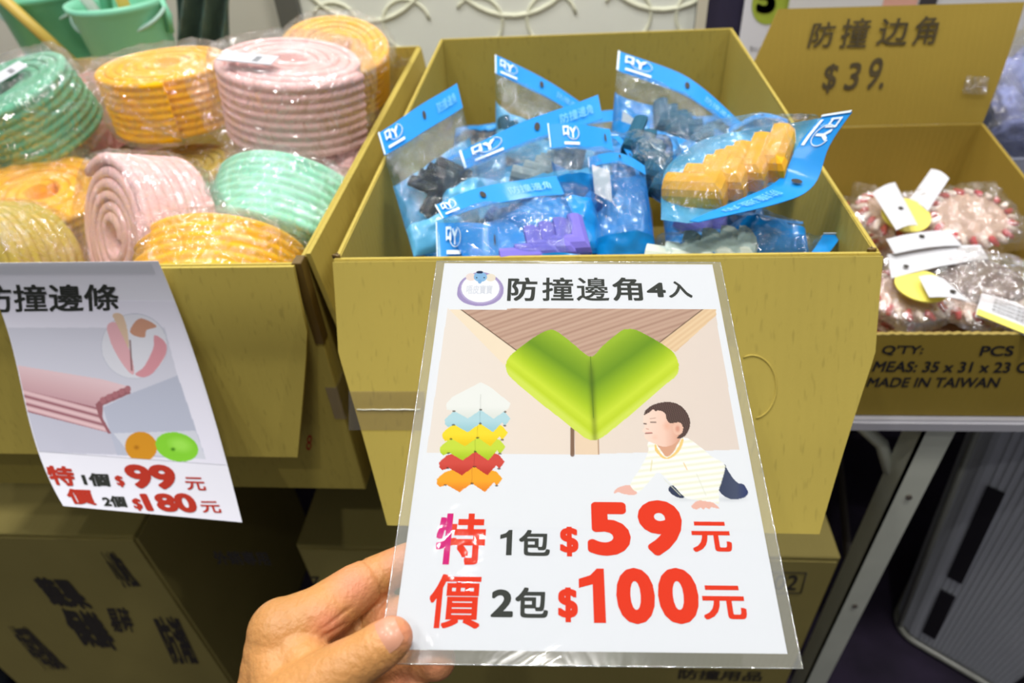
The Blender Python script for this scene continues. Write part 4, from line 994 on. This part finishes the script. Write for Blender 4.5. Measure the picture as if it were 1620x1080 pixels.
    if foamm:
        fx = foamdir if foamdir is not None else es
        fx = fx.normalized(); fy_ = nrm.cross(fx).normalized()
        c0 = poly(A, foam_at[0]).lerp(poly(B, foam_at[0]), foam_at[1]) + nrm * foam_n + RCW @ Vector(foam_off)
        rot = Matrix((fx, fy_, nrm)).transposed()
        for k in range(n_foam):
            o = bpy.data.objects.new('corner_guard', CHEV); COL.objects.link(o); o.parent = t
            o.material_slots[0].link = 'OBJECT'; o.material_slots[0].material = foamm
            pos = c0 + fx * (k - (n_foam - 1) / 2) * step
            R3 = rot.to_4x4() @ Matrix.Rotation(foam_rot, 4, 'Z')
            o.matrix_basis = Matrix.Translation(pos - cen) @ R3 @ Matrix.Scale(foam_sc, 4)
    # origin of the bag at its middle
    Lc = cen; Tm = Matrix.Translation(-Lc)
    for c in [x for x in COL.objects if x.parent == t]:
        if c.data != CHEV: c.data.transform(Tm)
    t.location = Lc
    return t
FBLK = foam('foam_black', (30, 32, 40)); FGRY = foam('foam_grey', (150, 158, 158)); FPUR = foam('foam_lilac', (122, 112, 204)); FCRM = foam('foam_cream', (206, 212, 196)); FTEA = foam('foam_teal', (40, 92, 116)); FYC = foam('foam_corner_yellow', (250, 178, 34)); FDB = foam('foam_blue', (40, 110, 180))
# back row
bag('blue headed bag standing against the back wall near the left, a white slip inside', [(783, 87, .800), (850, 118, .79), (930, 170, .78)], [(785, 240, .76), (840, 260, .75), (905, 270, .75)], foamm=FTEA, foam_at=(.42, .78), foam_sc=.6, step=.012, slip=(.55, .42, .32, .28), seed=1, back=BLUEL, hdr=.2, clear=.42)
bag('blue headed bag standing against the back wall at the right, dark content', [(978, 81, .800), (1080, 118, .75), (1172, 192, .72)], [(965, 235, .74), (1050, 262, .70), (1130, 262, .68)], foamm=FTEA, foam_at=(.55, .55), seed=2, hdr=.21, clear=.36, n_foam=3, foam_sc=.7, step=.014, slip=(.12, .62, .2, .26))
bag('blue headed bag of black foam pieces leaning on the left wall', [(598, 211, .625), (660, 170, .645), (723, 131, .665)], [(655, 405, .580), (715, 390, .60), (775, 345, .62)], foamm=FBLK, foam_at=(.55, .60), seed=3, hdr=.19, clear=.42, foam_rot=1.2, foam_sc=.60, n_foam=4, step=.011, back=BLUEL)
bag('blue headed bag lying slantwise in the middle, header facing the viewer', [(726, 240, .615), (835, 190, .63), (946, 150, .66)], [(760, 345, .590), (860, 330, .59), (975, 300, .60)], foamm=FGRY, foam_at=(.6, .6), foam_sc=.6, step=.012, seed=4, hdr=.27, clear=.42, back=BLUEL, logo_at=.22)
bag('small looking blue headed bag poking out right of the slanting header', [(866, 196, .605), (920, 196, .60), (965, 205, .60)], [(880, 320, .57), (930, 325, .57), (985, 320, .57)], foamm=None, seed=5, hdr=.32, clear=.5, logo_at=.35, hole_at=.85)
bag('blue bag wedged in the centre, crumpled, its pale side strip showing', [(965, 215, .600), (990, 240, .585), (1012, 290, .575)], [(1070, 215, .60), (1080, 270, .57), (1060, 330, .55)], foamm=FTEA, foam_at=(.5, .5), foam_sc=.6, seed=6, logo=False, hdr=.12, clear=.15)
bag('blue bag with deep folds between the lilac and the yellow foam bags', [(930, 250, .565), (975, 240, .565), (1020, 262, .56)], [(945, 415, .535), (990, 420, .530), (1040, 415, .53)], foamm=None, slip=(.08, .1, .28, .28), seed=7, logo=False, hdr=.1, clear=.12, bulge=.02)
bag('front blue headed bag with lilac foam pieces against the front wall', [(688, 326, .530), (745, 300, .545), (880, 277, .560)], [(745, 425, .500), (830, 430, .497), (945, 420, .50)], foamm=FPUR, foam_at=(.72, .80), seed=8, hdr=.22, clear=.32, back=BLUED, foam_rot=.5, n_foam=4, bulge=.022, foam_n=.004, foam_sc=.62, step=.012, front_print=.93)
bag('blue bag low in the front left corner, white emblem just above the rim', [(690, 352, .523), (740, 352, .520), (786, 356, .517)], [(692, 430, .512), (740, 430, .510), (790, 430, .508)], foamm=None, seed=9, hdr=.75, clear=.8, logo_at=.3, hole_at=.93, bulge=.006)
bag('clear bag of cream foam pieces with a blue corner tip, low at the front right', [(1332, 370, .535), (1318, 392, .522), (1300, 410, .512)], [(1040, 372, .545), (1030, 395, .525), (1020, 420, .51)], foamm=FCRM, foam_at=(.62, .68), foam_sc=.72, front_print=0, seed=10, logo=False, hdr=.10, clear=.75, back=FILMB, foam_rot=.3, foamdir=RCW @ Vector((1, .15, -.1)), step=.015, bulge=.016, hole_at=1.2)
bag('blue bag tip sticking up at the front rim beside the cream foam', [(1060, 400, .508), (1090, 378, .520), (1130, 400, .508)], [(1065, 440, .515), (1095, 440, .515), (1135, 440, .515)], foamm=None, seed=11, logo=False, hdr=.5, clear=.55, bulge=.002, hole_at=1.2)
bag('crumpled blue bag behind the front lilac bag, under the slanting header', [(770, 300, .585), (850, 285, .58), (930, 275, .575)], [(790, 400, .545), (870, 405, .54), (960, 400, .54)], foamm=FDB, foam_at=(.5, .5), foam_sc=.6, seed=13, logo=False, hdr=.1, clear=.14, front_print=.45)
bag('pale blue crumpled bag between the black foam bag and the slanting header', [(700, 255, .64), (745, 230, .64), (800, 215, .65)], [(700, 350, .60), (750, 350, .60), (800, 340, .60)], foamm=None, seed=14, logo=False, hdr=.08, clear=.1, back=BLUEL, front_print=.7)
bag('pale blue bag corner showing behind the yellow foam bag by the right wall', [(1150, 205, .66), (1200, 180, .66), (1255, 190, .65)], [(1160, 290, .62), (1210, 290, .62), (1265, 280, .62)], foamm=None, seed=15, logo=False, hdr=.08, clear=.1, back=BLUEL, front_print=.7)
bag('deep blue bag squeezed under the yellow foam bag in front of the right wall', [(1150, 330, .57), (1200, 340, .56), (1270, 350, .55)], [(1150, 400, .54), (1200, 410, .53), (1280, 400, .53)], foamm=None, seed=16, logo=False, hdr=.08, clear=.1, back=BLUED, front_print=.5)
bag('blue bag leaning behind the centre bags, its fold catching the light', [(930, 205, .66), (985, 215, .655), (1040, 240, .65)], [(940, 300, .61), (990, 305, .61), (1050, 310, .60)], foamm=None, seed=17, logo=False, hdr=.12, clear=.2, back=BLUED, front_print=.5)
# the large bag of yellow corner guards
def big_bag():
    return bag('clear bag of yellow foam corner guards with a curling blue header, topmost at right',
        [(1348, 176, .490), (1312, 232, .500), (1287, 292, .500), (1228, 322, .490), (1105, 352, .480)],
        [(1165, 205, .560), (1120, 215, .56), (1085, 235, .555), (1050, 270, .54), (1045, 345, .51)],
        foamm=FYC, foam_at=(.53, .66), foam_off=(.009, -.015, .006), seed=12, hdr=.23, clear=.26, back=BLUEL, foam_rot=-.1, n_foam=4, foam_sc=.84, step=.0175, front_print=0, bulge=.030, foam_n=.010,
        foamdir=RCW @ Vector((.9, .42, -.12)), logo_at=.17, hole_at=.52)
big_bag()
# the layer beneath that carries them
random.seed(11)
for i in range(9):
    x = MX0 + .075 + (i % 3) * .125; y = .50 + (i // 3) * .165; z = -.375 + .012 * (i % 2) - .02 * (i // 3 == 0)
    c = Vector((x, y, z)); r1 = Vector((.055, .01, 0)); r2 = Vector((.0, -.065, -.02)) * (1 if i % 2 else -1)
    def pp(v): q = RWC @ v; px, py = proj(v); return (px, py, -q.z)
    bag(['blue printed bag', 'pale blue bag', 'crumpled blue bag'][i % 3] + ' in the lower layer of the middle carton, ' + ['front', 'middle', 'back'][i // 3] + ' ' + ['left', 'centre', 'right'][i % 3],
        [pp(c - r1 - r2), pp(c - r2), pp(c + r1 - r2)], [pp(c - r1 + r2), pp(c + r2), pp(c + r1 + r2)], foamm=[FTEA, FPUR, FGRY, FBLK][i % 4], seed=20 + i, logo=False, n_foam=3, bulge=.02, foam_sc=.7)

# ================================================================== PACKS IN THE RIGHT CARTON
PINKB = mat('pack_pinkish', (206, 176, 156), .5, var=.12, vscale=50, bump=.3, bscale=90); REDP = mat('lace_red', (200, 60, 60), .6); CREAM = mat('lace_cream', (240, 226, 214), .6)
YEL = mat('card_yellow', (240, 226, 100), .5); BRN = mat('pack_brown', (100, 78, 66), .35, coat=.5, var=.2, vscale=30); CARDW = mat('card_white', (208, 208, 212), .6)
FILMR = film('pack_film', (1, .98, .97), .08, .05, (.95, .9, .85), .09, .9, 50, .008)
def card(name, label, pts, z, yellow=None, text=False, group='header cards in the right carton', hole=None, lift=0.0, y2=None):
    P = [onZ(px, py, z + (dz if True else 0)) for px, py, dz in pts]
    t = thing(name, label, 'card', group=group)
    slab('card_board', P, .0008, CARDW, t, 4, 4, lambda u, v: Vector((0, 0, .003 * math.sin(PI * u))))
    f = quad_fn(*[p for p in P]); up = Vector((0, -.001, .0035))
    if yellow: slab('yellow_stripe', [f(0, yellow) + up, f(1, yellow) + up, f(1, 1) + up, f(0, 1) + up], .0004, YEL, t)
    if text:
        for k in range(4): lettering('使用說明防撞護角安全', lambda a, b, k=k: f(.2 + .75 * a, .14 + .14 * k + .08 * b) + up * 1.2, INKF, t)
    if hole:
        c = f(*hole) + up * 1.1; link('hang_hole', mesh_of('hh', [c + Vector((.003 * math.cos(k), .003 * math.sin(k), 0)) for k in np.linspace(0, 2 * PI, 10, endpoint=False)], [tuple(range(10))]), INKF, t)
    settle(t, sum(P, Vector()) / 4); return t
def lace_pack(label, px, py, z, r, rot, tilt, seed, mbody=PINKB, lace=True):
    t = thing('guard_pack', label, 'bag', onZ(px, py, z), (tilt, 0, rot), 'wrapped packs in the right carton')
    bm_ = bmesh.new(); bmesh.ops.create_icosphere(bm_, subdivisions=4, radius=1)
    for v in bm_.verts: v.co = Vector((v.co.x * r, v.co.y * r * .8, v.co.z * .012)) * (1 + .08 * noise.noise(v.co * 2 + Vector((seed, 0, 0))))
    bm_obj('padded_body', bm_, mbody, t, True)
    if lace:
        ms = {0: [], 1: []}; n_ = 26
        for k in range(n_):
            a = 2 * PI * k / n_; ra, rb_ = r * .93, r * .74; p = Vector((ra * math.cos(a), rb_ * math.sin(a), .007)); q = Vector(((ra + .008) * math.cos(a + .09), (rb_ + .008) * math.sin(a + .09), .004))
            ms[k % 2].append(tube_mesh('l', [p * .9 + Vector((0, 0, .003)), p, q], [.0022, .004, .0024], 6))
        link('scalloped_edge', join('scalloped_edge', ms[0]), REDP, t); link('scalloped_edge', join('scalloped_edge', ms[1]), CREAM, t)
    def W(u, v):
        x = (u - .5) * 2; y = (v - .5) * 2; e = max(0, 1 - x ** 4) ** .5 * max(0, 1 - y ** 4) ** .5
        q = Vector((x * 2.5 + seed, y * 2.5, 0)); return Vector((x * r * 1.22, y * r * 1.05, .014 * e + .002 + .007 * noise.noise(q * 1.6) * e + .003 * noise.noise(q * 4)))
    sheet('film_wrap', W, 30, 30, FILMR, t, 0)
    return t
lace_pack('round pack with red and cream lace edge near the back right of the right carton', 1532, 348, -.432, .050, .2, .35, 1)
lace_pack('pinkish pack with lace edge by the left wall of the right carton', 1408, 345, -.440, .048, 1.2, .2, 2)
lace_pack('pack with red lace edge against the front of the right carton, left side', 1440, 470, -.455, .048, .5, .05, 3)
lace_pack('pack with pale lace edge at the front middle of the right carton', 1515, 478, -.458, .042, 2.2, .05, 4)
lace_pack('brown glossy pack lying across the middle of the right carton', 1545, 442, -.440, .046, -.5, .1, 5, BRN, False)
lace_pack('pinkish pack beneath the two long white header cards', 1480, 415, -.462, .055, .9, .0, 6)
lace_pack('pack lying low at the front right of the right carton', 1590, 482, -.470, .046, .2, .0, 7)
for i, (x, y) in enumerate(((.31, .64), (.42, .64), (.50, .68), (.32, .78), (.44, .80), (.50, .87), (.36, .88))):
    t = lace_pack('pack of the lower layer in the right carton, ' + ['front left', 'front middle', 'front right', 'left middle', 'centre', 'back right', 'back left'][i], 1400, 400, -.49, .050, i, 0, 30 + i); t.location = (x, y, -.495)
def disc(label, px, py, z, r, m, tilt=0):
    t = bpy.data.objects.new('round_badge', None); bm_ = bmesh.new(); bmesh.ops.create_cone(bm_, cap_ends=True, segments=36, radius1=r, radius2=r, depth=.0016)
    o = bm_obj('round_badge', bm_, m); o.location = onZ(px, py, z); o.rotation_euler = (tilt, 0, 0); tag(o, label, 'badge'); bpy.data.objects.remove(t); return o
disc('round yellow card under the upright white header card', 1433, 340, -.418, .027, YEL, .3)
disc('round yellow card peeking from under the slanting white card at the front', 1458, 452, -.430, .026, YEL, .1)
Z0 = -.415
card('header_card', 'white folded header card standing over the round yellow card', [(1380, 305, .012), (1416, 288, .016), (1452, 356, .004), (1418, 364, .002)], Z0, hole=(.6, .6))
card('header_card', 'pale header card sticking up nearest the back corner of the right carton', [(1473, 267, .02), (1502, 282, .02), (1468, 334, 0), (1437, 318, 0)], Z0)
card('header_card', 'long white header card with a hang hole, upper of the two lying across the middle', [(1402, 378, .006), (1502, 364, .008), (1522, 388, .0), (1415, 401, .0)], Z0 - .004, hole=(.5, .25))
card('header_card', 'long white header card lying below the one with the hang hole', [(1404, 402, .0), (1551, 387, .002), (1564, 409, -.002), (1410, 440, -.003)], Z0 - .010, hole=(.15, .7))
card('header_card', 'white card with small dark lettering and yellow edge under the long cards', [(1486, 411, -.002), (1560, 408, .0), (1586, 444, -.004), (1492, 424, -.004)], Z0 - .016, yellow=.92, text=True)
card('header_card', 'white header card lying slantwise at the front over the round yellow card', [(1453, 437, .004), (1492, 440, .004), (1536, 476, 0), (1528, 491, 0)][0:1] + [(1492, 440, .004), (1536, 478, 0), (1470, 470, .0)], Z0 - .010, hole=(.7, .7))
card('header_card', 'large printed white card with yellow lower stripe at the right edge of the photo', [(1553, 464, 0), (1650, 498, .0), (1640, 540, -.004), (1542, 500, -.004)], Z0 - .022, yellow=.76, text=True)

# ================================================================== THINGS BEHIND THE CARTONS
def bucket(label, px, py, z, r, h, m):
    t = thing('bucket', label, 'bucket', onZ(px, py, z) - Vector((0, 0, h)))
    prof = [(r * .74, 0), (r * .76, .004), (r * .97, h * .93), (r * 1.03, h * .95), (r * 1.05, h), (r * .98, h), (r * .93, h * .93), (r * .72, .006)]
    V = []; Fc = []; N = 48
    for (a, z_) in prof:
        for k in range(N): V.append((a * math.cos(2 * PI * k / N), a * math.sin(2 * PI * k / N), z_))
    for j in range(len(prof) - 1):
        for k in range(N): k2 = (k + 1) % N; Fc.append((j * N + k, j * N + k2, (j + 1) * N + k2, (j + 1) * N + k))
    Fc.append(tuple(range(N))[::-1]); Fc.append(tuple((len(prof) - 1) * N + k for k in range(N)))
    link('tub', mesh_of('tub', V, Fc, True), m, t)
    for s in (-1, 1):
        link('handle_lug', tube_mesh('lug', [(s * r * 1.02, 0, h * .98), (s * r * 1.08, 0, h * .85), (s * r * 1.0, 0, h * .7)], .006, 8), m, t)
    link('handle', tube_mesh('handle', [(r * 1.06 * math.cos(a), -r * .8 * math.sin(a), h * .92 - .03 * math.sin(a)) for a in np.linspace(0, PI, 24)], .0035, 8), mat('handle_pale', (176, 210, 196), .4), t)
    return t
BK = mat('bucket_mint', (146, 226, 190), .35)
bucket('mint green plastic bucket behind the yellow roll, the nearer of two', 186, 8, -.262, .078, .19, BK)
bucket('mint green plastic bucket at the left, partly behind the other bucket', 72, 4, -.275, .082, .19, mat('bucket_green', (116, 200, 162), .35))
sup = closed_b = thing('closed_carton', 'closed brown carton behind the left open carton carrying the buckets', 'box')
box_obj('carton_body', (-1.2, -.42, 1.02, 1.28, TABZ, -.445), CARD2, sup, .003); box_obj('top_flap', (-1.199, -.421, 1.021, 1.149, -.4455, -.4422), CARD2, sup); box_obj('top_flap', (-1.199, -.421, 1.151, 1.279, -.4455, -.4422), CARD2, sup)
settle(sup, (-.8, 1.15, TABZ))
for o in [x for x in COL.objects if x.name.startswith('bucket') and x.type == 'EMPTY']: o.location.z = -.4421 ; 
# toys standing in the buckets
def toy(name, label, px, py, z, rot, m, hh=.16):
    t = thing(name, label, 'toy', onZ(px, py, z), rot)
    link('shaft', tube_mesh('sh', [(0, 0, -hh * .7), (0, 0, hh * .35)], .010, 12), m, t)
    bm_ = bmesh.new(); bmesh.ops.create_icosphere(bm_, subdivisions=3, radius=.022, matrix=Matrix.Translation((0, 0, hh * .4)) @ Matrix.Diagonal((1.2, .5, 1.5, 1)))
    bm_obj('blade', bm_, m, t, True); return t
YT = mat('toy_yellow', (214, 184, 88), .4); PT = mat('toy_pale', (200, 206, 196), .4); GT = mat('toy_green', (70, 150, 110), .4)
toy('toy_shovel', 'yellow toy shovel standing in the nearer mint bucket', 196, 8, -.26, (.2, .1, 0), YT)
toy('toy_shovel', 'pale toy shovel standing in the nearer mint bucket', 145, 12, -.27, (.1, -.3, .5), PT)
toy('toy_shovel', 'green toy shovel standing in the nearer mint bucket', 168, 6, -.26, (.1, .2, 1), GT)
toy('toy_rake', 'yellow toy rake leaning at the top left corner', 18, 10, -.26, (0, -.6, 0), YT, .2)
# grey green hanging plastic behind
GG = mat('grey_green_plastic', (84, 102, 94), .3, var=.3, vscale=25)
tag(sheet('plastic_sheet', lambda u, v: onY(278 + 92 * u - 6 * v, -40 + 125 * v, 1.34) + Vector((0, .02 * math.sin(u * 17 + 2 * v), 0)), 30, 8, GG, None, .003), 'grey-green translucent plastic hanging behind the yellow roll', 'plastic')
# pink and white bundle at the far left behind the green roll
bm_ = bmesh.new(); bmesh.ops.create_icosphere(bm_, subdivisions=4, radius=1)
for v in bm_.verts: v.co = Vector((v.co.x * .10, v.co.y * .06, v.co.z * .055)) * (1 + .2 * noise.noise(v.co * 2))
bd = thing('wrapped_bundle', 'pink and red bundle in film behind the green roll at the left edge', 'bundle', (-.70, .925, -.335))
bm_obj('bundle_body', bm_, mat('bundle_pink', (214, 150, 146), .6, var=.25, vscale=12), bd, True)
wo = bpy.data.objects.new('film_wrap', WRAPS[2]); COL.objects.link(wo); wo.parent = bd; wo.scale = (1.15, .9, 1.4)
# dark display stand and lime poster behind the right carton
YB = 1.30
NAVY = mat('stand_navy', (44, 40, 66), .5)
st = thing('display_stand', 'dark navy display stand with a pale strip behind the middle carton', 'stand')
def panel_q(name, px0, py0, px1, py1, y, m, parent, t=.006):
    a = onY(px0, py0, y); b = onY(px1, py0, y); z1 = onY(px0, py1, y).z
    return box_obj(name, (a.x, b.x, y, y + t, z1, a.z), m, parent)
panel_q('stand_panel', 1118, -60, 1215, 175, YB, NAVY, st, .02)
panel_q('pale_strip', 1112, -60, 1128, 175, YB - .012, mat('pale_strip', (204, 198, 178), .5), st, .01)
settle(st, (onY(1165, 50, YB).x, YB, onY(1165, 175, YB).z))
pp_ = thing('poster', 'white poster with a lime disc and black figure 5 behind the upright cardboard flap', 'poster')
YQ = 1.27; pt = lambda x, y: onY(x, y, YQ)
panel_q('poster_board', 1188, -60, 1300, 150, YQ, mat('poster_white', (222, 222, 228), .5), pp_, .004)
def disc_px(name, cx, cy, rx, ry, m, y):
    c = onY(cx, cy, y); r = (onY(cx + rx, cy, y) - c).length; r2 = (onY(cx, cy + ry, y) - c).length
    return link(name, mesh_of(name, [c + Vector((r * math.cos(a), 0, r2 * math.sin(a))) for a in np.linspace(0, 2 * PI, 40, endpoint=False)], [tuple(range(40))]), m, pp_)
disc_px('lime_disc', 1220, 2, 30, 36, mat('lime_print', (160, 176, 60), .5), YQ - .001)
lettering('5', quad_fn(pt(1196, -32), pt(1224, -32), pt(1228, 21), pt(1196, 21)), INK, pp_, offset=.05)
for v in [o for o in COL.objects if o.parent == pp_ and o.name.startswith('lettering')]:
    for q in v.data.vertices: q.co.y = YQ - .002
lettering('安心護理', quad_fn(pt(1186, 72), pt(1214, 76), pt(1216, 84), pt(1186, 80)), INKF, pp_)
for v in [o for o in COL.objects if o.parent == pp_ and o.name.startswith('lettering')]:
    for q in v.data.vertices: q.co.y = YQ - .002
panel_q('lavender_band', 1188, 108, 1300, 150, YQ - .0015, mat('lavender', (120, 112, 176), .5), pp_, .001)
settle(pp_, (onY(1240, 50, YQ).x, YQ, onY(1240, 150, YQ).z))
pc = thing('price_board', 'long white printed board at the top behind the cardboard flap', 'board')
panel_q('board_face', 1262, -60, 1660, 60, 1.24, mat('board_white', (220, 218, 216), .5), pc, .006)
panel_q('red_print', 1415, -60, 1470, 60, 1.238, mat('board_salmon', (226, 170, 150), .5), pc, .001)
panel_q('black_print', 1474, -60, 1502, 60, 1.237, mat('board_dark', (60, 54, 56), .5), pc, .001)
settle(pc, (onY(1460, 0, 1.24).x, 1.24, onY(1460, 60, 1.24).z))
# pile of clear packs at the right edge
LILAC = mat('pack_lilac', (140, 150, 205), .4, var=.4, vscale=25)
for i, (px, py, y) in enumerate(((1612, 130, 1.13), (1600, 175, 1.09), (1632, 215, 1.02), (1640, 90, 1.17))):
    t = thing('clear_pack', 'clear sparkling pack at the right edge, ' + ['second from the top', 'third from the top', 'lowest', 'topmost'][i] + ' of the pile', 'bag', onY(px, py, y), (.9, .3 * i, i), 'clear packs behind the right carton')
    bm_ = bmesh.new(); bmesh.ops.create_icosphere(bm_, subdivisions=4, radius=1)
    for v in bm_.verts: v.co = Vector((v.co.x * .055, v.co.y * .04, v.co.z * .02)) * (1 + .25 * noise.noise(v.co * 3 + Vector((i, 0, 0))))
    bm_obj('filling', bm_, LILAC, t, True)
    wo = bpy.data.objects.new('film_wrap', WRAPS[i]); COL.objects.link(wo); wo.parent = t; wo.scale = (.8, .65, .55)
crate = thing('plastic_crate', 'crate holding the clear packs beside the right carton', 'crate')
CR = mat('crate_grey', (120, 124, 140), .4)
cx0 = RX1 + .02
for nm, e in (('crate_base', (cx0, cx0 + .35, .96, 1.22, TABZ, TABZ + .006)), ('crate_wall', (cx0, cx0 + .35, .96, .966, TABZ, TABZ + .10)), ('crate_wall', (cx0, cx0 + .35, 1.214, 1.22, TABZ, TABZ + .10)), ('crate_wall', (cx0, cx0 + .006, .96, 1.22, TABZ, TABZ + .10)), ('crate_wall', (cx0 + .344, cx0 + .35, .96, 1.22, TABZ, TABZ + .10))):
    box_obj(nm, e, CR, crate)
settle(crate, (cx0 + .17, 1.09, TABZ))
for me_ in list(bpy.data.meshes):
    if me_.users == 0: bpy.data.meshes.remove(me_)
